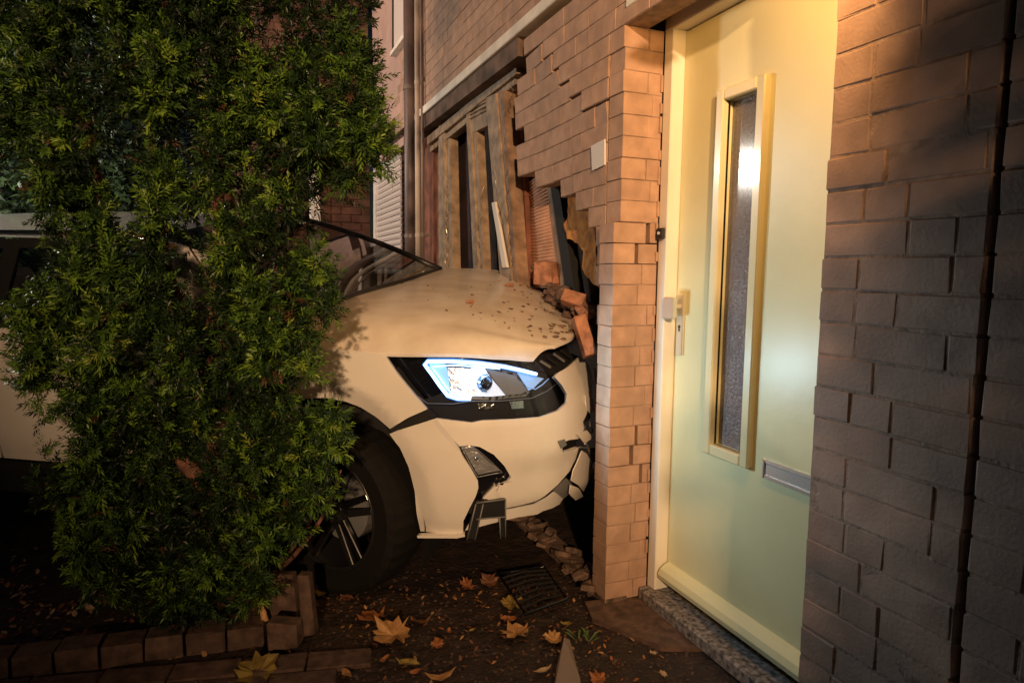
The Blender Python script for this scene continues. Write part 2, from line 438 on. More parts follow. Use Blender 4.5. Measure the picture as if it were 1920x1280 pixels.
# ------------------------------------------------------------------ door
door = thing('front_door', 'pale yellow front door with a tall narrow textured glass window, left of the rough brick wall', 'door', (DX, 1.5, 0))
YD0, YD1 = PY-.052, 1.02     # hinge side hidden behind the right wall
ZT = 2.10
LX = DX+.052                 # door leaf face
def dpt(px, py, x=None): return on(0, LX if x is None else x, px, py)
bm = bmesh.new()
box(bm, (DX+.05, PY-.026-.001, ZT/2+.03), (.10, .050, ZT+.06), bev=.003)       # latch-side jamb
box(bm, (DX+.05, .98, ZT/2+.03), (.10, .05, ZT+.06), bev=.003)
obj('door_frame', bm, m_frame, door)
bm = bmesh.new(); box(bm, (DX+.049, (PY+.9)/2, ZT+.031), (.10, PY-.9-.004, .058), bev=.003)
obj('frame_head', bm, m_frame, door)
bm = bmesh.new()
zb = .075
WIN = [dpt(1365, 187), dpt(1428, 168), dpt(1396, 853), dpt(1340, 833)]
wy0, wy1 = dpt(1352, 500).y, dpt(1412, 500).y
wz0, wz1 = dpt(1368, 842).z, dpt(1392, 180).z
print('win', [tuple(round(a, 3) for a in p) for p in WIN], wy0, wy1, wz0, wz1)
wy0, wy1 = (WIN[0].y+WIN[3].y)/2, (WIN[1].y+WIN[2].y)/2
# leaf built around the window opening
yL, yR = YD0-.003, 1.005
zt = ZT-.003
def slab(bm, ya, yb, za, zb_, x0, x1): box(bm, ((x0+x1)/2, (ya+yb)/2, (za+zb_)/2), (x1-x0, abs(ya-yb), zb_-za))
slab(bm, yL, wy0, zb, zt, LX, LX+.04)
slab(bm, wy1, yR, zb, zt, LX, LX+.04)
slab(bm, wy0, wy1, zb, wz0, LX, LX+.04)
slab(bm, wy0, wy1, wz1, zt, LX, LX+.04)
bmesh.ops.remove_doubles(bm, verts=bm.verts, dist=1e-5)
obj('door_leaf', bm, m_door, door)
# raised moulding round the glass
mw = .036
bm = bmesh.new()
def frame_ring(bm, y0, y1, z0, z1, wd, x0, x1, bev=.004):
    box(bm, ((x0+x1)/2, y0+wd/2, (z0+z1)/2), (x1-x0, wd, z1-z0+2*wd), bev=bev)
    box(bm, ((x0+x1)/2, y1-wd/2, (z0+z1)/2), (x1-x0, wd, z1-z0+2*wd), bev=bev)
    box(bm, ((x0+x1)/2, (y0+y1)/2, z1+wd/2), (x1-x0, y0-y1-.001, wd), bev=bev)
    box(bm, ((x0+x1)/2, (y0+y1)/2, z0-wd/2), (x1-x0, y0-y1-.001, wd), bev=bev)
frame_ring(bm, wy0, wy1, wz0, wz1, mw, LX-.022, LX+.012)
obj('window_moulding', bm, m_mould, door)
bm = bmesh.new(); box(bm, (LX+.020, (wy0+wy1)/2, (wz0+wz1)/2), (.004, wy0-wy1, wz1-wz0))
m_tex = mat('hammered_glass', (.15, .125, .14), .2, spec=1.0, bump=.012, bump_s=85, coat=.5, coat_r=.12)
obj('glass_pane', bm, m_tex, door)
bm = bmesh.new(); box(bm, (LX+.12, 1.5, 1.1), (.02, 1.3, 2.3)); obj('hall_backing', bm, mat('hall_dark', (.10, .08, .09), .9), door)
# weather bar at the bottom
bm = bmesh.new()
prof = [(0, .088), (-.030, .088), (-.046, .100), (-.050, .118), (-.040, .138), (-.018, .152), (0, .158)]
prism(bm, [(LX+a-.0005, yL-.012, z) for a, z in prof], (0, -(yL-yR)+.02, 0))
obj('weather_bar', bm, m_door, door)
# threshold
bm = bmesh.new(); box(bm, (DX+.03, (PY+.9)/2-.01, .024), (.15, PY-.9, .048), bev=.006)
obj('threshold', bm, m_stone, door)
# letter slot
P = [dpt(*q) for q in ((1432, 858), (1535, 898), (1535, 940), (1434, 896))]
ls_y0 = dpt(1432, 870).y; z1, z0 = P[0].z, P[3].z
bm = bmesh.new(); yc = (ls_y0+ls_y0-.30)/2; zc = (z1+z0)/2; hh = z1-z0
frame_ring(bm, ls_y0-.012, ls_y0-.288, zc-hh/2+.014, zc+hh/2-.012, .012, LX-.010, LX+.001, bev=.0025)
sl = obj('letter_slot', bm, m_slot, door)
bm = bmesh.new(); box(bm, (LX-.003, yc, zc), (.004, .274, hh-.027), bev=.001); obj('slot_flap', bm, m_slot, sl)
# handle plate with square knob, cylinder hole
zk = dpt(1290, 585).z
hp = dpt(1296, 600)
bm = bmesh.new(); ztop, zbot = dpt(1296, 552).z, dpt(1290, 668).z; yk = YD0-.040
box(bm, (LX-.006, yk, (ztop+zbot)/2), (.011, .034, ztop-zbot), bev=.003)
h1 = obj('handle_plate', bm, m_steel, door)
bm = bmesh.new()
tube(bm, [(LX-.012, yk, ztop-.045), (LX-.045, yk, ztop-.045)], .010, 12)
box(bm, (LX-.052, yk+.004, ztop-.05), (.022, .058, .078), bev=.004)
obj('square_knob', bm, m_steel, h1)
bm = bmesh.new()
bmesh.ops.create_cone(bm, cap_ends=True, segments=14, radius1=.006, radius2=.006, depth=.002, matrix=Matrix.Translation((LX-.0125, yk, ztop-.118)) @ Matrix.Rotation(math.pi/2, 4, 'Y'))
box(bm, (LX-.0125, yk, ztop-.128), (.002, .006, .014))
obj('keyhole', bm, m_black, h1)
# doorbell camera on the frame edge
pb = on(0, DX-.002, 1243, 438)
bell = thing('doorbell', 'small square black doorbell with a white button on the frame beside the cracked pier', 'doorbell', pb)
bm = bmesh.new(); box(bm, (DX-.009, pb.y+.004, pb.z), (.018, .034, .040), bev=.003); obj('housing', bm, m_black, bell)
bm = bmesh.new()
bmesh.ops.create_cone(bm, cap_ends=True, segments=14, radius1=.006, radius2=.005, depth=.004, matrix=Matrix.Translation((DX-.020, pb.y+.002, pb.z+.001)) @ Matrix.Rotation(math.pi/2, 4, 'Y'))
obj('button', bm, m_white, bell)

wl_ = thing('wall_lamp', 'small black porch wall lamp above the view on the right-hand wall', 'lamp', (FX, 1.06, 2.2))
bm = bmesh.new(); box(bm, (FX-.012, 1.06, 2.22), (.02, .09, .14), bev=.004); obj('back_plate', bm, m_black, wl_)
bm = bmesh.new(); tube(bm, [(FX-.02, 1.06, 2.25), (1.10, 1.06, 2.28), (.98, 1.06, 2.24)], .010, 8); obj('arm', bm, m_black, wl_)
bm = bmesh.new(); bmesh.ops.create_cone(bm, cap_ends=False, segments=24, radius1=.085, radius2=.03, depth=.05, matrix=Matrix.Translation((.98, 1.06, 2.215))); obj('lamp_shade', bm, m_black, wl_)
# ------------------------------------------------------------------ broken window in the facade
win = thing('window_frame', 'wrecked wooden window frame with splintered posts standing in the wall above the car bonnet', 'window', (FX+.06, 4.0, 1.1))
def post(name, pxs, x, depth, m, ext=.25, parent=win):
    """quad given by picture corners on plane x, thickened in +x"""
    P = [on(0, x, *q) for q in pxs]
    # extend the foot downwards behind the bonnet
    P[2] = P[2]+(P[2]-P[1]).normalized()*ext; P[3] = P[3]+(P[3]-P[0]).normalized()*ext
    bm = bmesh.new(); prism(bm, P, (depth, 0, 0))
    bmesh.ops.bevel(bm, geom=bm.edges[:], offset=.003, segments=1, affect='EDGES')
    return obj(name, bm, m, parent)
X1 = FX+.07
post('post', [(822, 236), (833, 232), (836, 503), (822, 503)], X1, .06, m_wood2)
post('post', [(836, 238), (843, 236), (849, 503), (838, 503)], X1+.02, .06, m_wood2)
post('head_beam', [(801, 256), (968, 118), (968, 138), (801, 272)], X1-.01, .08, m_wood2, ext=0)
post('head_rail', [(806, 276), (966, 142), (966, 158), (806, 286)], X1+.01, .06, m_wood2, ext=0)
post('sash_post', [(873, 206), (880, 200), (897, 503), (887, 503)], X1, .05, m_wood2)
post('sash_post', [(881, 232), (893, 224), (907, 503), (899, 503)], X1+.015, .05, m_wood2)
post('sash_rail', [(880, 224), (914, 204), (914, 236), (880, 252)], X1+.01, .04, m_wood2, ext=0)
post('mullion', [(910, 184), (930, 174), (958, 506), (936, 506)], X1-.02, .07, m_wood2)
post('mullion', [(931, 174), (944, 170), (968, 506), (959, 506)], X1-.01, .07, m_wood)
post('white_bead', [(921, 380), (928, 378), (950, 500), (941, 500)], X1-.04, .015, m_white, ext=.005)
vt = post('vent_grille', [(876, 196), (912, 176), (913, 208), (878, 228)], X1+.02, .02, m_dark, ext=0)
for k in range(4):
    y0 = 197+k*8
    post('vent_slat', [(877, y0+1), (912, y0-18), (912, y0-14.5), (877, y0+4.5)], X1-.002, .02, m_wood2, ext=0, parent=vt)
for q in ([(796, 262), (822, 240), (824, 505), (796, 505)], [(945, 168), (975, 150), (990, 506), (966, 506)]):
    post('reveal_board', q, X1+.06, .03, m_curt)
post('curtain', [(849, 236), (873, 214), (888, 505), (849, 505)], X1+.12, .02, mat('brown_curtain', (.045, .024, .03), .9, noise_s=6, noise_amt=.3))
post('curtain', [(893, 238), (925, 215), (940, 505), (905, 505)], X1+.14, .02, mat('brown_curtain_dark', (.035, .018, .012), .9, noise_s=12, noise_amt=.5))
for pxs in ((880, 232, 918, 500), ):
    pass
# torn strips of sealing hanging along the posts
def wiggle(pa, pb_, amp, n, x, r=.0022, nm='torn_seal', m=m_steel):
    bm = bmesh.new(); pts = []
    for i in range(n+1):
        t = i/n; px = pa[0]+(pb_[0]-pa[0])*t+amp*math.sin(i*2.2+1)*(.5+random.random()); py = pa[1]+(pb_[1]-pa[1])*t
        pts.append(on(0, x-random.uniform(0, .02), px, py))
    tube(bm, pts, r, 5); obj(nm, bm, m, win)
wiggle((839, 320), (836, 500), 3, 26, X1-.02); wiggle((842, 360), (834, 500), 2.5, 20, X1-.025, .0015)
wiggle((945, 210), (960, 500), 3, 24, X1-.03, .002, m=m_wood); wiggle((905, 350), (893, 490), 4, 16, X1-.02, .0015)
wiggle((926, 300), (940, 420), 3, 12, X1-.035, .0018); wiggle((962, 150), (957, 190), 3, 6, X1-.03, .0016)
# ribbed panel and dark plank leaning in the hole
rp = thing('ribbed_panel', 'orange-brown ribbed panel leaning in the hole behind the bonnet', 'panel', on(0, FX+.15, 1010, 520))
Pq = [on(0, FX+.16, *q) for q in ((985, 345), (1028, 318), (1056, 540), (982, 540))]
bm = bmesh.new(); prism(bm, Pq, (.02, 0, 0)); obj('backing', bm, m_ribs, rp)
bm = bmesh.new()
for k in range(34):
    t = (k+.5)/34; a = Pq[0].lerp(Pq[3], t); b = Pq[1].lerp(Pq[2], t)
    tube(bm, [a+Vector((-.002, 0, 0)), b.lerp(a, .12)+Vector((-.002, 0, 0))], .0046, 6)
ro = obj('rib', bm, m_ribs, rp, smooth=True); ro['kind'] = 'stuff'
bm = bmesh.new(); a, b, c, d = [on(0, FX+.15, *q) for q in ((1021, 322), (1030, 316), (1065, 545), (1052, 545))]
prism(bm, [a, b, c, d], (.03, 0, 0)); obj('edge_strip', bm, m_wood, rp)
bm = bmesh.new(); prism(bm, [on(0, FX+.14, *q) for q in ((1031, 341), (1046, 343), (1080, 560), (1062, 560))], (.05, 0, 0))
tag(obj('dark_plank', bm, m_dark), 'black plank standing in the hole right of the ribbed panel', 'plank')
# insulation exposed in the cavity
def lump(name, pxs, x, dep, m, label, cat, seed=1, amp=.02):
    P = [on(0, x, *q) for q in dens(pxs, 8)]
    bm = bmesh.new(); f = bm.faces.new([bm.verts.new(p) for p in P])
    r = bmesh.ops.extrude_face_region(bm, geom=[f]); vs = [e for e in r['geom'] if isinstance(e, bmesh.types.BMVert)]
    bmesh.ops.translate(bm, verts=vs, vec=(dep, 0, 0))
    bmesh.ops.triangulate(bm, faces=bm.faces); bmesh.ops.subdivide_edges(bm, edges=[e for e in bm.edges if e.calc_length() > .02], cuts=2, use_grid_fill=False)
    bmesh.ops.triangulate(bm, faces=bm.faces)
    for v in bm.verts:
        n = noise.noise_vector(v.co*28+Vector((seed, 0, 0))); v.co += n*amp
    o = obj(name, bm, m); tag(o, label, cat); return o
lump('insulation', [(1063, 362), (1076, 358), (1080, 372), (1100, 368), (1110, 400), (1116, 450), (1124, 540), (1100, 520), (1090, 500), (1092, 470), (1080, 455), (1062, 445), (1058, 420), (1066, 395)], FX+.12, .05, m_insul, 'torn orange insulation exposed in the wall cavity right of the black plank', 'insulation', amp=.012)

# ------------------------------------------------------------------ neighbouring house front, pipes, shutter
nh = thing('house_front', 'pink rendered front of the neighbouring house left of the drainpipes', 'house', (FX, 6, 0))
bm = bmesh.new()
z_ov = on(0, FX, 735, 226).z
box(bm, (FX+.1, 6.15, (z_ov+6)/2), (.2, 1.3, 6-z_ov))
obj('upper_wall', bm, m_wall_far, nh)
bm = bmesh.new(); box(bm, (FX+.35, 6.15, z_ov/2), (.3, 1.3, z_ov-.01)); obj('lower_wall', bm, m_wall_dark, nh)
def quadx(name, pxs, x, dep, m, parent):
    bm = bmesh.new(); prism(bm, [on(0, x, *q) for q in pxs], (dep, 0, 0)); return obj(name, bm, m, parent)
quadx('window_sill', [(731, 100), (763, 50), (763, 62), (731, 106)], FX-.05, .06, m_concrete, nh)
quadx('window_blind', [(738, -60), (763, -120), (763, 50), (738, 90)], FX-.004, .02, m_shut, nh)
quadx('window_edge', [(735, -60), (738, -62), (738, 92), (735, 97)], FX-.006, .03, m_dark, nh)
quadx('canopy_edge', [(712, 292), (757, 256), (757, 272), (712, 304)], FX-.05, .10, m_wall_far, nh)
sh = thing('roller_shutter', 'pale ribbed roller shutter in shadow on the ground floor left of the drainpipes', 'shutter', on(0, FX+.02, 728, 470))
a0, a1, b0, b1 = [on(0, FX+.02, *q) for q in ((703, 306), (754, 272), (703, 500), (754, 500))]
ns = 24; zt_, zb_ = a1.z, 1.2
ya, yb = on(0, FX+.02, 703, 400).y, on(0, FX+.02, 754, 400).y
hs = .052
for k in range(22):
    zc = on(0, FX+.02, 728, 290).z-k*hs
    bm = bmesh.new(); y_a, y_b = ya, yb
    prism(bm, [(FX+.02, yb, zc+.004), (FX+.006, yb, zc+.02), (FX+.006, yb, zc+.038), (FX+.02, yb, zc+.05)], (0, ya-yb, 0))
    obj('slat', bm, m_shut, sh)
quadx('side_rail', [(700, 305), (704, 303), (704, 480), (700, 480)], FX-.005, .05, m_white, sh)
bw = thing('brick_wall', 'dark brown far brick wall with a white corner post seen between the yew and the neighbouring house', 'wall', (.5, 7.05, 0))
bm = bmesh.new(); box(bm, (.48, 7.15, 3), (1.55, .25, 6.2)); obj('wall_face', bm, m_wall_dark, bw)
bm = bmesh.new()
for k in range(75):
    z = .06+k*.078
    for j in range(8):
        x = -.26+j*.2+(.1 if k % 2 else 0)
        if x < 1.2: box(bm, (x+.02, 7.02, z), (.19, .012, .068))
o = obj('brick', bm, m_wall_dark, bw); o['kind'] = 'stuff'
bm = bmesh.new(); pa, pb2 = on(1, 6.98, 578, 300), on(1, 6.98, 598, 300)
box(bm, ((pa.x+pb2.x)/2, 6.96, 1.6), (pb2.x-pa.x, .06, 3.2), bev=.005); obj('corner_post', bm, m_white, bw)
def pipe(px, x, r, m, label, z1=4.2):
    P = on(0, x, px, 250); t = thing('drainpipe', label, 'drainpipe', (x, P.y, 0))
    bm = bmesh.new(); tube(bm, [(x, P.y, 0), (x, P.y, z1)], r, 16); obj('pipe', bm, m, t, smooth=True)
    for z in (1.5, 2.6, 3.6):
        bm = bmesh.new(); tube(bm, [(x, P.y, z), (x, P.y, z+.03)], r*1.12, 16); box(bm, (x+r+.02, P.y, z+.015), (.06, .02, .02)); obj('bracket', bm, m, t)
pipe(768, FX-.05, .042, m_pipe, 'thick dark drainpipe between the pink house front and the thin pale pipe')
pipe(783, FX-.03, .020, m_pipe2, 'thin pale pipe running up the wall right of the thick dark drainpipe')
pipe(792, FX-.02, .012, m_pipe, 'thinnest dark conduit on the wall at the left end of the cracked brickwork')

# hedge in the dark behind the car
def needle_cloud(name, centers, radii, per, L, W, colmat, parent, up=.3, seed=3, dirs=None, per_twig=16):
    """each sprig: a little twig with needles; all needles of one object in one mesh (numpy)"""
    rg = np.random.default_rng(seed)
    V = []; Fc = []
    C_ = []; D_ = []; RD = []
    for c, r in zip(centers, radii):
        k = per; dd = rg.normal(size=(k, 3)); dd /= np.linalg.norm(dd, axis=1)[:, None]
        rad = rg.random(k)**.45; RD.append(rad)
        pos = np.array(c)+dd*rad[:, None]*np.array(r)
        dirn = dd*.9+rg.normal(size=(k, 3))*.45+np.array([0, 0, up]); dirn /= np.linalg.norm(dirn, axis=1)[:, None]
        C_.append(pos); D_.append(dirn)
    P = np.concatenate(C_); D = np.concatenate(D_); n = len(P)
    a = np.cross(D, rg.normal(size=(n, 3))); a /= np.linalg.norm(a, axis=1)[:, None]; b = np.cross(D, a)
    tl = L*1.9*(.7+.6*rg.random(n))
    verts = []
    for j in range(per_twig):
        t = (j+.5)/per_twig; ang = j*2.4+rg.random(n)*.8
        side = a*np.cos(ang)[:, None]+b*np.sin(ang)[:, None]*.7
        side /= np.linalg.norm(side, axis=1)[:, None]
        nd = D*(.45+.5*t)+side*(1.0-.45*t); nd /= np.linalg.norm(nd, axis=1)[:, None]
        root = P+D*(tl*t)[:, None]
        ln = L*(.75+.5*rg.random(n))*(1-.25*t)
        wv = np.cross(nd, D); wv /= (np.linalg.norm(wv, axis=1)[:, None]+1e-9)
        mid = root+nd*(ln*.5)[:, None]-D*(ln*.03)[:, None]; tip = root+nd*ln[:, None]+np.array([0, 0, -.15])*ln[:, None]
        verts.append(np.stack([root, mid+wv*W/2, tip, mid-wv*W/2], 1))
    VV = np.concatenate(verts).reshape(-1, 3)
    nq = len(VV)//4
    me = bpy.data.meshes.new(name); me.vertices.add(len(VV)); me.vertices.foreach_set('co', VV.ravel().astype(np.float32))
    me.loops.add(nq*4); me.loops.foreach_set('vertex_index', np.arange(nq*4, dtype=np.int32))
    me.polygons.add(nq); me.polygons.foreach_set('loop_start', np.arange(0, nq*4, 4, dtype=np.int32))
    me.polygons.foreach_set('loop_total', np.full(nq, 4, dtype=np.int32))
    me.update(); me.validate()
    # per sprig tint
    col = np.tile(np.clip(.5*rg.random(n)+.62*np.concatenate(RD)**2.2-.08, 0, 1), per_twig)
    at = me.attributes.new('tint', 'FLOAT', 'FACE'); at.data.foreach_set('value', col.astype(np.float32))
    # clump tint: repeated by centre index
    ci = np.tile(np.repeat(rg.random(len(centers)), per), per_twig)
    at = me.attributes.new('clump', 'FLOAT', 'FACE'); at.data.foreach_set('value', ci.astype(np.float32))
    me.materials.append(colmat)
    return link(name, me, parent)
def needle_mat(name, stops, rough=.5):
    m = bpy.data.materials.new(name); m.use_nodes = True; n = m.node_tree.nodes; L = m.node_tree.links; b = n['Principled BSDF']
    a1 = n.new('ShaderNodeAttribute'); a1.attribute_name = 'tint'; a2 = n.new('ShaderNodeAttribute'); a2.attribute_name = 'clump'
    mx = n.new('ShaderNodeMath'); mx.operation = 'MULTIPLY_ADD'; mx.inputs[1].default_value = .62
    m2 = n.new('ShaderNodeMath'); m2.operation = 'MULTIPLY'; m2.inputs[1].default_value = .38
    L.new(a2.outputs['Fac'], m2.inputs[0]); L.new(a1.outputs['Fac'], mx.inputs[0]); L.new(m2.outputs[0], mx.inputs[2])
    cr = n.new('ShaderNodeValToRGB'); el = cr.color_ramp.elements
    el[0].position = stops[0][0]; el[0].color = (*stops[0][1], 1); el[1].position = stops[-1][0]; el[1].color = (*stops[-1][1], 1)
    for p, c in stops[1:-1]:
        e = el.new(p); e.color = (*c, 1)
    L.new(mx.outputs[0], cr.inputs[0]); L.new(cr.outputs[0], b.inputs['Base Color'])
    b.inputs['Roughness'].default_value = rough; b.inputs['Specular IOR Level'].default_value = .4
    b.inputs['Subsurface Weight'].default_value = 0
    return m
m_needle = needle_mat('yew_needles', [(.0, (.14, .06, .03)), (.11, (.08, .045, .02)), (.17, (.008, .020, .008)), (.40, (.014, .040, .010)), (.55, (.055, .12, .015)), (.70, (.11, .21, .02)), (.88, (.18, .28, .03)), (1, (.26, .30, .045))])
m_needle_shade = needle_mat('yew_needles_shade', [(.0, (.08, .038, .022)), (.12, (.05, .028, .015)), (.18, (.004, .010, .004)), (.5, (.008, .022, .006)), (.8, (.020, .048, .010)), (1, (.05, .09, .018))])  # darkened needle copy, shade inside the yew put into its colour
m_hedge = needle_mat('hedge_leaves', [(0, (.02, .03, .01)), (.5, (.03, .05, .02)), (1, (.04, .07, .02))])
hd = thing('hedge', 'dark hedge in the night behind the car at the left edge', 'hedge', (-4.4, 8.2, 0))
hc = []; hr = []
for k in range(240):
    hc.append((-9+8.2*random.random(), 7.6+1.4*random.random(), 4.8*random.random()+.2)); hr.append((.55, .5, .5))
needle_cloud('foliage', hc, hr, 40, .11, .05, m_hedge, hd, per_twig=8, seed=9)
bm = bmesh.new(); tube(bm, [(-4.4, 8.2, 0), (-4.3, 8.2, 3.6)], .05, 8); obj('trunk', bm, m_bark, hd)

hg = thing('hedge', 'unseen tall hedge added beside the camera to shade the right-hand wall', 'hedge', (.60, -1.15, 0))  # invented hedge out of view, blocks the rear lamp from the right-hand wall
bm = bmesh.new()
for k in range(5): tube(bm, [(.36+.14*k, -1.15, 0), (.37+.13*k, -1.13, 1.9)], .02, 8)
obj('trunk', bm, m_bark, hg)
hc = []; hr = []
for x_ in np.arange(.43, 1.25, .12):
    for z_ in np.arange(.15, 2.02+min(.6, max(0, x_-.40)*3.2), .15): hc.append((x_+random.uniform(-.04, .04), -1.15+random.uniform(-.06, .06), z_)); hr.append((.085, .14, .11))
needle_cloud('foliage', hc, hr, 34, .05, .022, m_hedge, hg, per_twig=10, seed=10)['kind'] = 'stuff'
# ------------------------------------------------------------------ car
PSI = math.radians(34)
HD = Vector((math.cos(PSI), -math.sin(PSI), 0)); LT = Vector((-math.sin(PSI), -math.cos(PSI), 0))
OC = on(2, 0, 625, 1127)
def W(a, b, z): return OC+HD*a+LT*b+Vector((0, 0, z))
def interp(t, xs_, ys_): return float(np.interp(t, xs_, ys_))
AZ = ([.0, .28, .40, .60, .75, .85, .95, 1.1], [.54, .58, .63, .655, .635, .60, .55, .5])
BZ = ([.0, .28, .45, .62, .80, 1.0, 1.15, 1.40], [.86, .88, .895, .905, .90, .885, .82, .73])
NE = 2.7; AC = .30; BC = -.9
def Fimp(a, b, z):
    A = interp(z, *AZ); B = interp(z, *BZ)
    x = max(0, a-AC)/A; y = (b-BC)/B
    if y < 0: return x-1
    return (x**NE+y**NE)**(1/NE)-1
def surf(u, z):
    """u<0 straight side, u>=0 angle round the nose"""
    A = interp(z, *AZ); B = interp(z, *BZ)
    if u <= 0: return AC+u, BC+B
    th = u/.9
    if th > math.pi/2-.001: return AC+A, BC-(th-math.pi/2)*.9
    c, s = math.cos(th), math.sin(th); r = ((c/B)**NE+(s/A)**NE)**(-1/NE)
    return AC+r*s, BC+r*c
def uv_of(a, b, z):
    if a <= AC: return a-AC
    if b <= BC: return .9*(math.pi/2)+(BC-b)
    return .9*math.atan2(a-AC, b-BC)
def pos(u, z, off=0):
    a, b = surf(u, z); e = .004
    a2, b2 = surf(u+e, z); a3, b3 = surf(u, z+e); a1, b1 = surf(u-e, z); a0, b0 = surf(u, z-e)
    tu = Vector((a2-a1, b2-b1, 0)); tz = Vector((a3-a0, b3-b0, 2*e)); n = tu.cross(tz)
    if n.y+n.x < 0: n = -n
    n.normalize()
    return W(a+n.x*off, b+n.y*off, z+n.z*off)
def hit(px, py):
    d = ray(px, py); o = CO-OC
    best = None; prev = None
    for i in range(700):
        t = 1.2+i*.006; P = o+d*t; a, b, z = P.dot(HD), P.dot(LT), P.z
        f = Fimp(a, b, z)
        if best is None or f < best[0]: best = (f, t)
        if prev is not None and prev > 0 and f <= 0:
            lo, hi = t-.006, t
            for _ in range(18):
                m_ = (lo+hi)/2; P = o+d*m_
                if Fimp(P.dot(HD), P.dot(LT), P.z) > 0: lo = m_
                else: hi = m_
            P = o+d*hi; a, b, z = P.dot(HD), P.dot(LT), P.z
            return uv_of(a, b, z), z
        prev = f
    P = o+d*best[1]; a, b, z = P.dot(HD), P.dot(LT), P.z
    return uv_of(a, b, z), z
def sp(px, py, off=0): u, z = hit(px, py); return pos(u, z, off)
def arch_feat(u, z):
    a = u+AC; r = math.hypot((a+.045)/.385, (z-.30)/.475)
    t = min(1, max(0, (1.17-r)/.17))
    return -.034*t
def sm(x, a, b):
    t = min(1, max(0, (x-a)/(b-a))); return t*t*(3-2*t)
def panel(name, pts, m, parent, off=0, thick=.014, feat=None, step=.028, uz=False, dstep=7, smooth=True):
    Q = dens(pts, dstep if not uz else .03)
    UZ = [(q[0], q[1]) for q in Q] if uz else [hit(q[0], q[1]) for q in Q]
    cl = []
    for q in UZ:
        if not cl or math.hypot(q[0]-cl[-1][0], q[1]-cl[-1][1]) > .0012: cl.append(q)
    bm = bmesh.new(); bm.faces.new([bm.verts.new((q[0], q[1], 0)) for q in cl])
    bmesh.ops.triangulate(bm, faces=bm.faces, ngon_method='EAR_CLIP')
    u0, u1 = min(q[0] for q in cl), max(q[0] for q in cl); z0, z1 = min(q[1] for q in cl), max(q[1] for q in cl)
    k = math.floor(u0/step)*step
    while k < u1:
        if k > u0: bmesh.ops.bisect_plane(bm, geom=bm.verts[:]+bm.edges[:]+bm.faces[:], plane_co=(k, 0, 0), plane_no=(1, 0, 0))
        k += step
    k = math.floor(z0/step)*step
    while k < z1:
        if k > z0: bmesh.ops.bisect_plane(bm, geom=bm.verts[:]+bm.edges[:]+bm.faces[:], plane_co=(0, k, 0), plane_no=(0, 1, 0))
        k += step
    bmesh.ops.remove_doubles(bm, verts=bm.verts, dist=.0004)
    inn = {}
    for v in bm.verts:
        u, z = v.co.x, v.co.y
        o_ = off+(feat(u, z) if feat else 0)
        v.co = pos(u, z, o_); inn[v] = (v.co-pos(u, z, o_-.02))/.02
    # orient outwards
    for f in bm.faces:
        f.normal_update()
    s = sum((f.normal.dot(CO-f.calc_center_median()) > 0)*2-1 for f in bm.faces)
    if s < 0: bmesh.ops.reverse_faces(bm, faces=bm.faces)
    be = [e for e in bm.edges if e.is_boundary]
    nmap = {}
    for v in bm.verts: v.normal_update()
    for e in be:
        e.smooth = False
    if thick:
        nm = {v: inn[v] for e in be for v in e.verts}
        r = bmesh.ops.extrude_edge_only(bm, edges=be)
        nv = [g for g in r['geom'] if isinstance(g, bmesh.types.BMVert)]
        for v in nv:
            src = [e.other_vert(v) for e in v.link_edges if e.other_vert(v) in nm]
            if src: v.co -= nm[src[0]]*thick
    if smooth:
        for f in bm.faces: f.smooth = True
    return obj(name, bm, m, parent, recalc=False)
car = thing('car', 'white car crashed nose first into the caved-in wall with its headlight lit', 'car', OC)
ARCH = [(470, 930), (473, 880), (482, 830), (500, 790), (525, 764), (560, 750), (600, 748), (640, 755), (670, 766), (700, 784), (727, 806)]
panel('front_wing', [(330, 632), (480, 642), (597, 653), (660, 657), (721, 664), (745, 700), (775, 737), (801, 767), (765, 783)]+ARCH[::-1]+[(400, 935), (330, 930)], m_paint, car, feat=arch_feat)
# bumper: rear corner wing
def bump_feat(u, z):
    o_ = arch_feat(u, z)*.6
    return o_-.012*sm(z, .36, .28)
CORNER = [(727, 815), (745, 807), (780, 796), (818, 784), (842, 812), (860, 838), (868, 856), (884, 880), (896, 901), (897, 914), (892, 930), (880, 953), (869, 976), (868, 1001), (857, 1003), (783, 1003), (781, 990), (777, 960), (774, 925), (763, 879), (747, 842)]
panel('bumper_corner', CORNER, m_paint, car, feat=bump_feat)
panel('bumper_strip', [(783, 1002), (857, 1002), (871, 999), (872, 1004), (857, 1007), (784, 1007)], m_white, car, off=.006, thick=.02)
def front_feat(u, z):
    o_ = .012*sm(z, .50, .60)*sm(z, .80, .70)
    o_ -= .02*sm(z, .42, .34)
    return o_
FRONT = [(818, 783), (850, 787), (884, 791), (905, 787), (960, 785), (1011, 781), (1045, 769), (1061, 755), (1064, 738), (1054, 722), (1040, 706), (1047, 698), (1062, 690), (1075, 679), (1087, 667), (1098, 676), (1107, 690), (1111, 712), (1108, 736), (1104, 752), (1098, 764), (1094, 778), (1088, 790), (1090, 804), (1084, 814),
         (1080, 822), (1062, 824), (1049, 829), (1051, 846), (1066, 842), (1082, 836), (1079, 860), (1068, 883), (1046, 908), (1021, 930), (1005, 941), (975, 949), (946, 955), (944, 944), (940, 932), (932, 921), (938, 906), (930, 912), (952, 903), (958, 894), (945, 872), (925, 850), (899, 836), (880, 833), (862, 835), (842, 812)]
panel('bumper', FRONT, m_paint, car, feat=front_feat)
panel('bumper_fragment', [(905, 937), (918, 924), (930, 912), (944, 916), (942, 926), (947, 955), (938, 958), (925, 950), (915, 938)], m_paint, car, off=-.012, feat=front_feat)
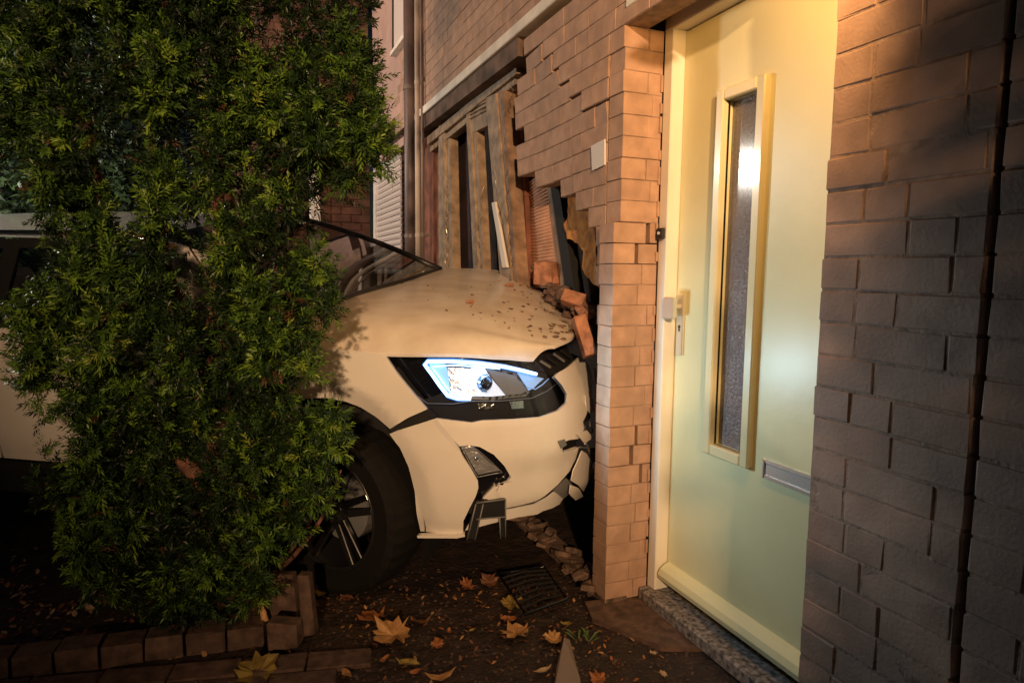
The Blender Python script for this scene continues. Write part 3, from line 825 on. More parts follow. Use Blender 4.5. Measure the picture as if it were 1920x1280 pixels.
panel('bumper_flap', [(1067, 879), (1075, 862), (1083, 842), (1092, 848), (1103, 870), (1099, 892), (1092, 905), (1086, 917), (1077, 907), (1063, 898)], m_paint, car, off=.02, thick=.004)
panel('bumper_lip', [(883, 976), (920, 968), (944, 959), (1005, 947), (1030, 934), (1042, 923), (1050, 927), (1060, 935), (1052, 947), (1039, 954), (1020, 960), (1010, 966), (975, 971), (944, 978), (915, 985), (885, 993), (872, 996)], m_paint, car, off=-.008, thick=.006)
panel('lip_trim', [(1040, 920), (1064, 897), (1075, 908), (1070, 925), (1058, 936)], m_greyp, car, off=-.004, thick=.006)
panel('lip_trim', [(946, 955), (1005, 942), (1040, 916), (1062, 893), (1064, 899), (1042, 923), (1006, 949), (946, 963)], m_greyp, car, off=-.03, thick=.01)
# crash debris and dark structure seen through the gaps
panel('crash_beam', [(700, 790), (820, 740), (1000, 660), (1060, 640), (1105, 660), (1112, 760), (1100, 850), (1095, 900), (1050, 930), (960, 975), (880, 975), (860, 960), (900, 900), (800, 800), (760, 830), (728, 820)], m_dark, car, off=-.05, thick=.02)
# torn dark bits at the bumper's right edge
for i, q in enumerate([[(1098, 764), (1108, 770), (1112, 782), (1104, 790), (1095, 778)], [(1087, 800), (1098, 790), (1106, 800), (1103, 815), (1093, 812)], [(1104, 700), (1114, 702), (1113, 718), (1107, 716)], [(1102, 730), (1112, 728), (1110, 745), (1100, 742)]]):
    panel('torn_plastic', q, m_greyp if i % 2 else m_black, car, off=-.01-.006*i, thick=.004, dstep=5)
for pa, pb_ in (((1113, 705), (1110, 758)), ((1090, 830), (1108, 815)), ((1085, 812), (1102, 850)), ((1100, 790), (1104, 812)), ((1080, 836), (1110, 840))):
    bm = bmesh.new(); pts = []
    for t in np.linspace(0, 1, 6):
        u, z = hit(pa[0]+(pb_[0]-pa[0])*t, pa[1]+(pb_[1]-pa[1])*t); pts.append(pos(u, z, .01+.008*random.random()))
    tube(bm, pts, .0035, 6); obj('bent_bracket', bm, m_white if random.random() < .5 else m_greyp, car)
for i, q in enumerate([[(1092, 742), (1106, 748), (1111, 768), (1102, 776), (1094, 762)], [(1096, 842), (1109, 836), (1112, 852), (1104, 868)], [(1060, 905), (1078, 912), (1084, 925), (1070, 932), (1058, 920)], [(1108, 690), (1119, 700), (1120, 740), (1113, 748)], [(1040, 826), (1052, 822), (1056, 832), (1046, 838)], [(1070, 812), (1090, 806), (1100, 818), (1086, 828)]]):
    panel('torn_shard', q, m_paint if i % 3 != 1 else m_greyp, car, off=.012+.006*(i % 3), thick=.003, dstep=5)
# fog lamp housing
fog = panel('fog_lamp', [(860, 832), (880, 833), (899, 837), (925, 850), (945, 872), (958, 894), (952, 903), (932, 921), (918, 925), (905, 938), (893, 950), (890, 935), (897, 914), (896, 901), (884, 880), (868, 856)], m_gloss, car, off=-.028, thick=.03)
panel('fog_reflector', [(865, 839), (883, 836), (899, 851), (917, 867), (940, 885), (920, 888), (897, 893), (884, 872)], m_facet, fog, off=-.016, thick=.003)
panel('fog_lens', [(863, 837), (880, 834), (899, 846), (918, 862), (944, 886), (920, 891), (895, 896), (881, 872)], m_lens, fog, off=-.008, thick=.004)
bm = bmesh.new(); tube(bm, [sp(*q, -.010) for q in dens([Vector(a) for a in ((864, 838), (882, 835), (900, 848), (918, 864), (943, 887), (920, 891), (896, 896), (882, 873), (864, 838))], 7, closed=False)], .0018, 6); obj('fog_trim', bm, m_facet, fog)
for q in ((893, 862),):
    u, z = hit(*q); bm = bmesh.new()
    bmesh.ops.create_icosphere(bm, subdivisions=2, radius=.011, matrix=Matrix.Translation(pos(u, z, -.02))); obj('fog_bulb', bm, m_chrome, fog, smooth=True)
# number plate bracket hanging
def strap(name, pxs, m, off, parent=car, thick=.01): return panel(name, pxs, m, parent, off=off, thick=thick, dstep=10)
strap('hanging_bracket', [(892, 938), (905, 934), (898, 965), (890, 1006), (875, 1007), (880, 975)], m_black, .012)
strap('hanging_bracket', [(893, 939), (945, 931), (946, 963), (892, 969)], m_black, .016)
strap('hanging_bracket', [(934, 963), (946, 962), (944, 1002), (934, 1004)], m_black, .012)
bm = bmesh.new()
for pa, pb_ in (((893, 938), (946, 931)), ((893, 968), (946, 963)), ((892, 940), (876, 1006)), ((905, 940), (890, 1006)), ((934, 965), (935, 1003)), ((945, 932), (944, 1002))):
    u0, z0 = hit(*pa); u1, z1 = hit(*pb_); tube(bm, [pos(u0, z0, .020), pos(u1, z1, .020)], .0028, 6)
obj('bracket_rim', bm, m_greyp, car, smooth=True)

# headlight
HLP = [(722, 663), (805, 665), (899, 666), (960, 670), (1003, 676), (1022, 688), (1040, 702), (1054, 722), (1063, 738), (1061, 754), (1045, 768), (1011, 780), (960, 784), (905, 786), (883, 790), (850, 786), (824, 781), (803, 763), (780, 740), (758, 714), (738, 688)]
hl = panel('headlight', HLP, m_gloss, car, off=-.062, thick=.01)
panel('headlight_surround', HLP[:6]+[(1010, 690), (990, 682), (899, 676), (800, 672), (745, 675), (768, 713), (812, 757), (830, 768), (900, 764), (960, 764), (1030, 748), (1048, 728), (1040, 712), (1022, 688)][::1]+[(1040, 702), (1054, 722), (1063, 738), (1061, 754), (1045, 768), (1011, 780), (960, 784), (905, 786), (883, 790), (850, 786), (824, 781), (803, 763), (780, 740), (758, 714), (738, 688)], m_gloss, hl, off=-.02, thick=.03) if False else None
def hp_(q, off): u, z = hit(*q); return pos(u, z, off)
def hquad(name, pts, m, off, thick=.003): return panel(name, pts, m, hl, off=off, thick=thick, dstep=9, step=.03)
hquad('lamp_base', [(790, 690), (900, 684), (985, 694), (1034, 708), (1000, 742), (930, 752), (860, 752), (838, 744)], m_greyp, -.050)
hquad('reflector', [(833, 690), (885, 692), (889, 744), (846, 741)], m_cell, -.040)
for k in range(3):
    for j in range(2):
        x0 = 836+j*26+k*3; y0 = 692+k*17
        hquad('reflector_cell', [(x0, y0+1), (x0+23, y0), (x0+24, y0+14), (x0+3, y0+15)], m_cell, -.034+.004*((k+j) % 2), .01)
hquad('white_slab', [(884, 690), (912, 688), (924, 706), (955, 741), (926, 744), (889, 744)], m_drl2, -.036)
hquad('white_slab', [(838, 737), (886, 739), (884, 749), (850, 749)], m_drl2, -.030)
hquad('matte_insert', [(914, 689), (974, 702), (999, 730), (985, 738), (955, 741), (930, 710)], m_greyp, -.030)
hquad('blue_insert', [(978, 696), (1030, 706), (1010, 726), (1000, 731)], m_drl3, -.028)
bm = bmesh.new()
cpos = hp_((911, 718), -.03)
bmesh.ops.create_uvsphere(bm, u_segments=20, v_segments=12, radius=.030, matrix=Matrix.Translation(cpos)); obj('projector_lens', bm, mat('projector_glass', (.25, .26, .30), .06, metal=.9), hl, smooth=True)
bm = bmesh.new()
bmesh.ops.create_cone(bm, cap_ends=False, segments=24, radius1=.034, radius2=.034, depth=.02, matrix=Matrix.Translation(cpos+HD*.005) @ HD.to_track_quat('Z', 'Y').to_matrix().to_4x4()); obj('projector_ring', bm, m_chrome, hl)
def strip(name, pts, r, off, m=m_drl, nseg=6):
    bm = bmesh.new(); P = [hp_(q, off) for q in dens(pts, 10, closed=False)]; tube(bm, P, r, nseg); return obj(name, bm, m, hl, smooth=True)
strip('light_strip', [(883, 748), (858, 748), (838, 742), (822, 722), (808, 702), (794, 684), (800, 678), (850, 678), (899, 681), (950, 687), (985, 694), (1010, 700)], .0066, -.012)
strip('strip_halo', [(883, 749), (858, 749), (838, 743), (822, 722), (808, 702), (793, 683), (800, 677), (850, 677), (899, 680), (950, 686), (985, 693), (1012, 700)], .010, -.024, m_halo)
strip('light_strip', [(876, 744), (845, 738), (832, 722), (818, 702), (806, 688), (850, 685), (899, 687), (940, 691)], .0022, -.016)
strip('light_strip', [(992, 723), (1008, 729), (1022, 720), (1034, 708)], .0022, -.014, m_drl3)
hquad('light_glow', [(800, 682), (832, 683), (838, 700), (842, 735), (830, 728), (812, 702)], m_drl3, -.024)
strip('edge_trim', [(738, 690), (758, 716), (780, 742), (800, 757), (850, 758), (880, 753), (940, 752), (1000, 746), (1030, 732), (1048, 718)], .0018, -.010, m_greyp)
for q in ([(896, 756), (928, 754), (929, 767), (898, 768)], [(958, 753), (984, 751), (985, 765), (962, 767)]):
    hquad('clear_reflector', q, m_chrome, -.012, .006)
panel('headlight_lens', HLP, m_lens, hl, off=-.001, thick=0, step=.035)
panel('wing_bracket', [(727, 806), (801, 767), (818, 782), (780, 795), (745, 806), (730, 813)], m_dark, car, off=-.02, thick=.02)

# bonnet
def onb(b, px, py, Lx=None):
    d = ray(px, py); n = LT; t = (b-(CO-OC).dot(n))/d.dot(n); return CO+d*t
def sp(px, py, off=0): u, z = hit(px, py); return pos(u, z, off)
rows = [
    [sp(480, 640, -.004), sp(600, 651, -.004), sp(722, 661, -.004), sp(870, 663, -.006), sp(1003, 672, -.01)],
    [onb(-.14, 575, 585), onb(-.14, 660, 592), onb(-.14, 760, 598), onb(-.17, 890, 616), onb(-.27, 1040, 649)],
    [onb(-.45, 665, 556), onb(-.45, 745, 555), onb(-.45, 835, 561), onb(-.46, 950, 580), onb(-.48, 1077, 625)],
    [onb(-.95, 755, 529), onb(-.95, 810, 526), onb(-.95, 880, 530), onb(-.95, 965, 541), onb(-.92, 1070, 585)],
    [onb(-1.5, 828, 505), onb(-1.5, 868, 503), onb(-1.5, 910, 505), onb(-1.5, 948, 509), onb(-1.42, 1012, 528)]]
for r_ in rows: print('hood', [(round((p-OC).dot(HD), 2), round((p-OC).dot(LT), 2), round(p.z, 2)) for p in r_])
def catmull(P, t):
    n = len(P)-1; t = min(max(t, 0), n-1e-6); i = int(t); f = t-i
    p1, p2 = P[i], P[i+1]; p0 = P[i-1] if i > 0 else p1*2-p2; p3 = P[i+2] if i+2 <= n else p2*2-p1
    return .5*((2*p1)+(p2-p0)*f+(2*p0-5*p1+4*p2-p3)*f*f+(3*p1-p0-3*p2+p3)*f**3)
NU, NV = 44, 40
bm = bmesh.new(); grid = []
for i in range(NU+1):
    t = i/NU*4; R5 = [catmull(r_, t) for r_ in rows]; line = []
    for j in range(NV+1):
        s = j/NV*4
        if s < 1:
            p = R5[0].lerp(R5[1], s)+Vector((0, 0, .016*math.sin(s*math.pi)))+LT*.008*math.sin(s*math.pi)
        else: p = catmull(R5, s)
        if i > NU-8:
            p = p+Vector((0, 0, noise.noise(p*9)*.010*(i-NU+8)/8))
        line.append(bm.verts.new(p))
    grid.append(line)
for i in range(NU):
    for j in range(NV): bm.faces.new((grid[i][j], grid[i+1][j], grid[i+1][j+1], grid[i][j+1]))
for f in bm.faces: f.normal_update()
if sum(f.normal.z for f in bm.faces) < 0: bmesh.ops.reverse_faces(bm, faces=bm.faces)
be = [e for e in bm.edges if e.is_boundary]
for e in be: e.smooth = False
r = bmesh.ops.extrude_edge_only(bm, edges=be)
for v in [g for g in r['geom'] if isinstance(g, bmesh.types.BMVert)]: v.co.z -= .014
for f in bm.faces: f.smooth = True
obj('bonnet', bm, m_hood, car, recalc=False)
def hood(t, s): return catmull([catmull(r_, t) for r_ in rows], s)
# engine bay / radiator structure below the lifted front edge of the bonnet
def carbox(name, c, s, m, parent=car, bev=0, rz=0):
    bm = bmesh.new(); R = Matrix((( HD.x, LT.x, 0), (HD.y, LT.y, 0), (0, 0, 1))).to_3x3() @ Matrix.Rotation(rz, 3, 'Z')
    box(bm, W(*c), s, rot=R, bev=bev); return obj(name, bm, m, parent)
carbox('engine_bay', (.28, -.95, .66), (.72, 1.45, .42), m_dark)
carbox('floor_pan', (-1.6, -.92, .42), (3.3, 1.34, .28), m_dark)
carbox('cabin_tub', (-1.65, -.92, .76), (2.7, 1.40, .40), m_dark)
# grille and bonnet-slam panel visible in the wedge above the headlight
panel('slam_panel', [(1003, 676), (1077, 630), (1092, 668), (1062, 692), (1045, 698), (1022, 690)], m_black, car, off=-.045, thick=.02)
for k in range(5):
    a_ = (1012+k*13, 680-k*7); b_ = (1030+k*13, 690-k*6)
    bm = bmesh.new(); tube(bm, [sp(*a_, -.03), sp(*b_, -.03)], .006, 6); obj('grille_rib', bm, m_greyp if k % 2 else m_black, car)

# body side, roof and glass (mostly behind the yew)
RA = [(-3.02+.36*math.cos(t), .32+.40*math.sin(t)) for t in np.linspace(0, math.pi, 14)]
def U(a): return a-AC
side = [(U(-.50), 1.0), (U(-.50), .45), (U(-2.62), .45)]+[(U(a), z) for a, z in RA]+[(U(-3.42), .42), (U(-3.70), .45), (U(-3.75), .8), (U(-3.70), 1.02)]
def side_feat(u, z): return -.010*sm(z, .55, .45)+.006*math.exp(-((z-.86)/.03)**2)
door_f = [(U(-.52), .995), (U(-.50), .45), (U(-1.50), .45), (U(-1.52), 1.0)]
door_r = [(U(-1.53), 1.0), (U(-1.51), .45), (U(-2.45), .45), (U(-2.60), .70), (U(-2.62), 1.01)]
panel('side_door', door_f, m_paint, car, uz=True, feat=side_feat, step=.08)
panel('side_door', door_r, m_paint, car, uz=True, feat=side_feat, step=.08)
panel('rear_wing', [(U(-2.63), 1.01), (U(-2.61), .70)]+[(U(a), z) for a, z in RA]+[(U(-3.42), .42), (U(-3.70), .45), (U(-3.75), .8), (U(-3.70), 1.02)], m_paint, car, uz=True, feat=side_feat, step=.1)
panel('sill', [(U(-.45), .44), (U(-2.6), .44), (U(-2.6), .30), (U(-.45), .30)], m_black, car, uz=True, off=-.01, step=.2)
panel('side_window', [(U(-.62), 1.03), (U(-1.50), 1.03), (U(-1.50), 1.33), (U(-1.15), 1.33)], m_sglass, car, uz=True, off=-.006, step=.1)
panel('side_window', [(U(-1.58), 1.03), (U(-2.45), 1.03), (U(-2.35), 1.31), (U(-1.58), 1.33)], m_sglass, car, uz=True, off=-.006, step=.1)
panel('window_frame', [(U(-.50), 1.0), (U(-2.66), 1.01), (U(-2.50), 1.36), (U(-1.10), 1.375), (U(-1.12), 1.335), (U(-2.38), 1.32), (U(-2.47), 1.03), (U(-.60), 1.03)], m_black, car, uz=True, off=-.002, step=.15)
panel('door_pillar', [(U(-1.50), 1.02), (U(-1.58), 1.02), (U(-1.58), 1.34), (U(-1.50), 1.34)], m_black, car, uz=True, off=-.001, step=.15)
panel('mirror_housing', [(U(-.62), 1.02), (U(-.86), 1.02), (U(-.86), 1.14), (U(-.66), 1.14)], m_paint, car, uz=True, off=.10, thick=.12, step=.1)
fA = onb(-1.5, 826, 505); fT = onb(-1.42, 600, 424); fT2 = onb(-1.42, 470, 385)
nA = W(-.12, -.10, 1.10); nT = W(-1.02, -.30, 1.365); fT = W(-1.02, -1.45, 0); 
# far pillar top: follow the picture line up to the roof
fl = onb(-1.46, 600, 426); dirp = (fl-fA); k_ = ((-1.02)-(fA-OC).dot(HD))/dirp.dot(HD); fT = fA+dirp*k_
print('pillar', fA, fT)
bm = bmesh.new()
cols = 12; g = []
cow = [onb(-.10, 590, 584), onb(-.45, 664, 554), onb(-.95, 757, 528), fA]
for i in range(cols+1):
    t = i/cols; b0 = catmull(cow, t*3); t0 = nT.lerp(fT, t)+Vector((0, 0, .04*math.sin(math.pi*t)))+HD*.08*math.sin(math.pi*t)
    g.append([bm.verts.new(b0.lerp(t0, s)+Vector((0, 0, .03*math.sin(math.pi*s)))) for s in np.linspace(0, 1, 9)])
for i in range(cols):
    for j in range(8): bm.faces.new((g[i][j], g[i+1][j], g[i+1][j+1], g[i][j+1]))
obj('windscreen', bm, m_wind, car, smooth=True)
def pillar(name, a, b, r, m): 
    bm = bmesh.new(); tube(bm, [a.lerp(b, t)+Vector((0, 0, .03*math.sin(math.pi*t))) for t in np.linspace(0, 1, 9)], r, 8); obj(name, bm, m, car, smooth=True)
pillar('windscreen_pillar', fA, fT, .016, m_black); pillar('windscreen_pillar', nA, nT, .03, m_paint)
bm = bmesh.new(); g = []
for i in range(9):
    t = i/8; a0 = nT.lerp(fT, t)+Vector((0, 0, .04*math.sin(math.pi*t)))+HD*.08*math.sin(math.pi*t)
    g.append([bm.verts.new(a0-HD*q+Vector((0, 0, .03*math.sin(q)-.02*max(0, q-1.2)))) for q in (0, .3, .7, 1.2, 1.6, 2.0)])
for i in range(8):
    for j in range(5): bm.faces.new((g[i][j], g[i+1][j], g[i+1][j+1], g[i][j+1]))
obj('roof', bm, m_paint, car, smooth=True)
bm = bmesh.new(); tube(bm, [nT+Vector((0, 0, .02)), nT-HD*.4+Vector((0, 0, .035)), nT-HD*1.1+Vector((0, 0, .045)), nT-HD*1.9+Vector((0, 0, .02))], .014, 8); obj('roof_rail', bm, m_rim, car, smooth=True)
carbox('tailgate', (-3.35, -.95, .85), (.5, 1.6, .8), m_paint, bev=.06)
carbox('dashboard', (-.42, -.85, 1.0), (.45, 1.3, .14), m_dark, bev=.03)
# front seat with head restraint seen through the glass
for bb, pxp in ((-1.25, None), (-.45, None)):
    st = carbox('seat', (-1.45, bb, .92), (.16, .48, .62), m_seat, bev=.05)
    carbox('head_restraint', (-1.50, bb, 1.30), (.12, .28, .17), m_seat, parent=st, bev=.045)
bm = bmesh.new()
tube(bm, [onb(-.75, 640, 548), onb(-.8, 700, 540), onb(-.9, 756, 530)], .007, 6); obj('wiper', bm, m_black, car)
bm = bmesh.new(); tube(bm, [catmull(cow, t)+Vector((0, 0, .004)) for t in np.linspace(0, 3, 16)], .012, 8); obj('cowl_trim', bm, m_black, car, smooth=True)

# wheels
def wheel(a, b, z, steer, label=None):
    c = W(a, b, z); Rz = Matrix.Rotation(-steer, 3, 'Z')
    ax = (Rz @ LT).normalized(); f = (Rz @ HD).normalized(); up = Vector((0, 0, 1))
    wl = bpy.data.objects.new('wheel', None); COL.objects.link(wl); wl.parent = car; wl.location = c-OC
    def P(r_, th, o_): return c+ax*o_+(f*math.cos(th)+up*math.sin(th))*r_
    bm = bmesh.new(); prof = [(.222, -.18), (.29, -.205), (.318, -.19), (.328, -.15), (.329, -.11), (.328, -.05), (.318, -.012), (.292, .004), (.225, -.006)]
    N = 72; rg_ = []
    for i in range(N):
        th = i*2*math.pi/N
        rg_.append([bm.verts.new(P(r_*(1-(.016 if (i % 2 and .31 < r_) else 0)), th, o_)) for r_, o_ in prof])
    for i in range(N):
        for j in range(len(prof)-1): bm.faces.new((rg_[i][j], rg_[(i+1) % N][j], rg_[(i+1) % N][j+1], rg_[i][j+1]))
    obj('tyre', bm, m_tyre, wl)
    bm = bmesh.new(); pr = [(.20, -.17), (.21, -.03), (.226, -.008), (.222, 0), (.208, -.012)]
    rg_ = [[bm.verts.new(P(r_, i*2*math.pi/48, o_)) for r_, o_ in pr] for i in range(48)]
    for i in range(48):
        for j in range(4): bm.faces.new((rg_[i][j], rg_[(i+1) % 48][j], rg_[(i+1) % 48][j+1], rg_[i][j+1]))
    rm = obj('rim', bm, m_rimd, wl, smooth=True)
    for k in range(5):
        for s_ in (-1, 1):
            th = k*2*math.pi/5+.35
            bm = bmesh.new(); t0, t1 = th+s_*.30, th+s_*.13
            a0, a1 = P(.05, t0, -.030), P(.213, t1, -.012); d_ = (a1-a0); sd = d_.cross(ax).normalized()
            q = [a0+sd*.016, a0-sd*.016, a1-sd*.011, a1+sd*.011]
            prism(bm, [p+ax*.004 for p in q], -ax*.022); bmesh.ops.bevel(bm, geom=bm.edges[:], offset=.003, segments=1, affect='EDGES')
            obj('spoke', bm, m_rim if s_ > 0 else m_rimd, rm)
    bm = bmesh.new(); tube(bm, [P(0, 0, -.05), P(0, 0, -.018)], .052, 20); obj('hub', bm, m_rimd, rm)
    bm = bmesh.new(); tube(bm, [P(0, 0, -.18), P(0, 0, -.08)], .13, 20); obj('brake_disc', bm, m_greyp, wl)
    for k in range(5):
        th = k*2*math.pi/5+.98; bm = bmesh.new(); tube(bm, [P(.036, th, -.03), P(.036, th, -.008)], .008, 6); obj('wheel_nut', bm, m_rim, rm)
wheel(-.035, -.035, .325, math.radians(17)); wheel(-3.02, -.03, .32, 0)
wheel(-.035, -1.60, .325, math.radians(17)); wheel(-3.02, -1.6, .32, 0)
# wheel-arch liner
bm = bmesh.new(); g = []
for t in np.linspace(-.35, math.pi+.35, 22):
    g.append([bm.verts.new(W(-.045+.40*math.cos(t), b_, .30+.49*math.sin(t))) for b_ in (-.03, -.15, -.35)])
for i in range(len(g)-1):
    for j in range(2): bm.faces.new((g[i][j], g[i+1][j], g[i+1][j+1], g[i][j+1]))
obj('arch_liner', bm, m_dark, car, smooth=True)
# headlight lamp's own light
up_, zp_ = hit(905, 715); hp0 = pos(up_, zp_, .03)
lamp('headlight_inner_lamp', 'POINT', (lambda q: pos(q[0], q[1], -.012))(hit(872, 712)), .16, (.6, .8, 1), .006)
lamp('headlight_beam', 'SPOT', hp0, 18, (.60, .86, 1), .08, hp0+HD*1.0+LT*.02+Vector((0, 0, -.02)), 120, .8)

# ------------------------------------------------------------------ loose bricks and rubble on the bonnet
def loose(px, dep_pt, size, rot, label, name='loose_brick', m=m_raw, bev=.004, seed=0):
    bm = bmesh.new(); box(bm, (0, 0, 0), size, bev=bev)
    r = random.Random(seed)
    for v in bm.verts: v.co += Vector((r.uniform(-1, 1), r.uniform(-1, 1), r.uniform(-1, 1)))*min(size)*.05
    me = bpy.data.meshes.new(name); bm.to_mesh(me); bm.free(); me.materials.append(m)
    o = bpy.data.objects.new(name, me); COL.objects.link(o); o.location = dep_pt; o.rotation_euler = rot
    return tag(o, label, 'brick')
# leaning brick at the bonnet tip: axis from (1085,592) to (1108,680)
pA, pB = onb(-.44, 1084, 594), onb(-.40, 1107, 668)
dv = (pB-pA); L_ = dv.length
o = loose(None, (pA+pB)/2, (.052, .062, L_), (0, 0, 0), 'whole red brick leaning against the front tip of the bonnet', seed=4)
o.rotation_mode = 'QUATERNION'; o.rotation_quaternion = dv.to_track_quat('Z', 'Y') @ Matrix.Rotation(.6, 3, 'Z').to_quaternion()
loose(None, onb(-.62, 1077, 562), (.065, .10, .06), (.3, .4, .9), 'red brick piece lying in the rubble just above the leaning brick', seed=5)
loose(None, onb(-1.0, 1022, 512), (.055, .10, .115), (.05, -.12, .55), 'dark half brick upright on the far bonnet edge before the ribbed panel', seed=6)
loose(None, onb(-.85, 1052, 552), (.07, .12, .05), (.2, -.3, .3), 'brick piece half buried in the rubble between the upright half brick and the bonnet tip', seed=8, m=m_kerb)
loose(None, hood(2.9, 3.02)+Vector((0, 0, .010)), (.018, .052, .014), (0, .1, 1.9), 'small flat brick chip on the bonnet nearest the rubble heap', 'brick_chip', seed=2)
loose(None, hood(2.45, 1.95)+Vector((0, 0, .008)), (.016, .040, .013), (0, .1, 2.0), 'small brick chip in the middle of the bonnet', 'brick_chip', seed=3)
bm = bmesh.new()
for k in range(140):
    t = 4-abs(random.gauss(0, .6)); s = 1.2+2.7*random.random()
    if random.random() < .12: t = random.uniform(1, 4)
    if t < .3: continue
    p = hood(min(t, 3.98), s); q = random.uniform(.002, .007)*(1.5 if t > 3.5 else 1)
    box(bm, p+Vector((0, 0, q*.4)), (q*2.4*random.random()+q, q*1.5, q*.8), rot=Matrix.Rotation(random.random()*3, 3, 'Z') @ Matrix.Rotation(random.random()*.5, 3, 'X'))
tag(obj('rubble_crumbs', bm, m_foot), 'brick crumbs and grit scattered over the bonnet', 'rubble', kind='stuff')
for i_, (x_, y_, b_, z_) in enumerate([(1040, 528, -1.0, .9), (1062, 548, -.85, 2.1), (1094, 585, -.6, .3), (1004, 508, -1.25, 1.4)]):
    loose(None, onb(b_, x_, y_), (.04+.008*i_, .06, .035), (.3*i_, .5, z_), ['broken brick corner at the rear of the rubble heap', 'broken brick lump in the middle of the rubble heap', 'broken brick lump wedged above the leaning brick', 'small broken brick lump on the far bonnet edge left of the upright half brick'][i_], 'brick_lump', seed=20+i_, m=m_foot if i_ % 2 else m_raw)
bm = bmesh.new()
for k in range(130):
    t = random.random(); px, py = 1035+t*70+random.uniform(-14, 14), 545+t*45+random.uniform(-16, 20)
    p = onb(-.9+.35*t-random.random()*.25, px, py); q = random.uniform(.01, .032)
    box(bm, p, (q*1.7, q*1.2, q), rot=Matrix.Rotation(random.random()*3, 3, 'Z') @ Matrix.Rotation(random.random(), 3, 'X'), bev=q*.1)
tag(obj('rubble_heap', bm, m_kerb), 'dark heap of broken brick between the bonnet tip and the wall', 'rubble', kind='stuff')

# ------------------------------------------------------------------ yew
SIL = [(0, -260), (150, -450), (350, -700), (600, -720), (860, -700), (900, -420), (760, -270), (700, -210), (675, -120), (690, 40), (706, 130), (716, 205), (738, 255), (700, 300), (655, 335), (655, 362), (592, 375), (584, 430), (588, 500), (612, 562), (572, 612), (598, 645), (548, 690), (530, 735), (580, 762), (632, 800), (622, 860), (624, 910), (590, 955), (560, 1000), (530, 1060), (500, 1110), (462, 1130), (420, 1170), (260, 1140), (170, 1080), (160, 1020), (110, 960), (66, 890), (85, 800), (62, 740), (40, 640), (70, 585), (100, 520), (125, 470), (80, 400), (40, 350), (0, 290)]
def inside(x, y, P):
    c = False; n = len(P)
    for i in range(n):
        x1, y1 = P[i]; x2, y2 = P[(i+1) % n]
        if (y1 > y) != (y2 > y) and x < (x2-x1)*(y-y1)/(y2-y1)+x1: c = not c
    return c
def width_at(y, P):
    xs_ = []
    for i in range(len(P)):
        x1, y1 = P[i]; x2, y2 = P[(i+1) % len(P)]
        if (y1 > y) != (y2 > y): xs_.append((x2-x1)*(y-y1)/(y2-y1)+x1)
    return (min(xs_), max(xs_)) if xs_ else (0, 1)
yew_base = on(2, 0, 462, 1165)
yew = thing('yew_tree', 'big dark green yew with dense needle foliage standing in front of the car', 'tree', yew_base)
cen = []; rad = []; GAPS = [(700, 345, 38), (525, 45, 36), (150, 90, 46), (215, 345, 66), (250, 265, 58), (345, 300, 30), (390, 420, 44), (350, 500, 34), (270, 500, 38), (400, 690, 30), (415, 745, 26), (420, 830, 26), (330, 740, 34), (60, 470, 58), (100, 400, 22), (300, 1000, 30), (200, 930, 30), (500, 640, 16), (585, 335, 22), (520, 720, 22), (370, 600, 26), (250, 690, 30), (130, 820, 34), (480, 320, 26), (380, 190, 26), (430, 980, 24), (500, 500, 22), (30, 330, 40), (90, 240, 26), (640, 400, 60), (560, 430, 18), (150, 640, 24), (360, 880, 26), (200, 180, 24), (480, 230, 18), (620, 180, 20), (650, 700, 60), (20, 420, 70)]
tries = 0
while len(cen) < 470 and tries < 20000:
    tries += 1
    x = random.uniform(-60, 880); y = random.uniform(-710, 1160)
    if x < 0: ok = -250 < y < 290
    else: ok = inside(x, y, SIL)
    if not ok: continue
    if any(math.hypot(x-g_[0], y-g_[1]) < g_[2] for g_ in GAPS): continue
    l_, r_ = width_at(min(max(y, -690), 1160), SIL)
    if l_ <= 5: l_ = -160
    cx_ = (l_+r_)/2; hw = (r_-l_)/2+1e-3; q = min(1, abs(x-cx_)/hw)
    e = min(x-l_, r_-x)
    mid = 2.12+.16*min(1, max(0, (y-600)/500))
    mid += .05 if y > -80 else 0
    depth = mid+random.uniform(-1, .75)*math.sqrt(max(0, 1-q*q))*min(.36, hw/1240*2.1)
    if y > 560: depth = min(depth, 2.36-.05*q)
    rr = random.uniform(.04, .08)
    if e < 45: rr = .035
    p = atd(x, y, depth)
    cen.append(p); rad.append((rr, rr, rr*1.45))
PL = [(170, 400), (195, 465), (150, 520), (340, 110), (300, 150), (450, 130), (560, 150), (430, 540), (480, 585), (440, 665), (508, 665), (548, 560), (300, 620), (335, 660), (520, 790), (570, 830), (470, 850), (300, 930), (400, 1030), (150, 730), (60, 600), (110, 610), (612, 822), (590, 892), (540, 270), (640, 100), (665, 220), (700, 255), (240, 40), (300, 340), (480, 400), (210, 870), (250, 760), (430, 930), (60, 110), (30, 220), (600, 300), (660, 300)]
needle_cloud('foliage', cen, rad, 24, .024, .0052, m_needle_shade, yew, up=.35, per_twig=18, seed=5)['kind'] = 'stuff'
cen = []; rad = []
PT = list(PL)
tries = 0
while len(PT) < 92 and tries < 4000:
    tries += 1; x, y = random.uniform(-20, 740), random.uniform(-90, 1100)
    if not (inside(x, y, SIL)): continue
    if any(math.hypot(x-g_[0], y-g_[1]) < g_[2]+16 for g_ in GAPS): continue
    if any(math.hypot(x-a, (y-b)*.75) < 44 for a, b in PT): continue
    PT.append((x, y))
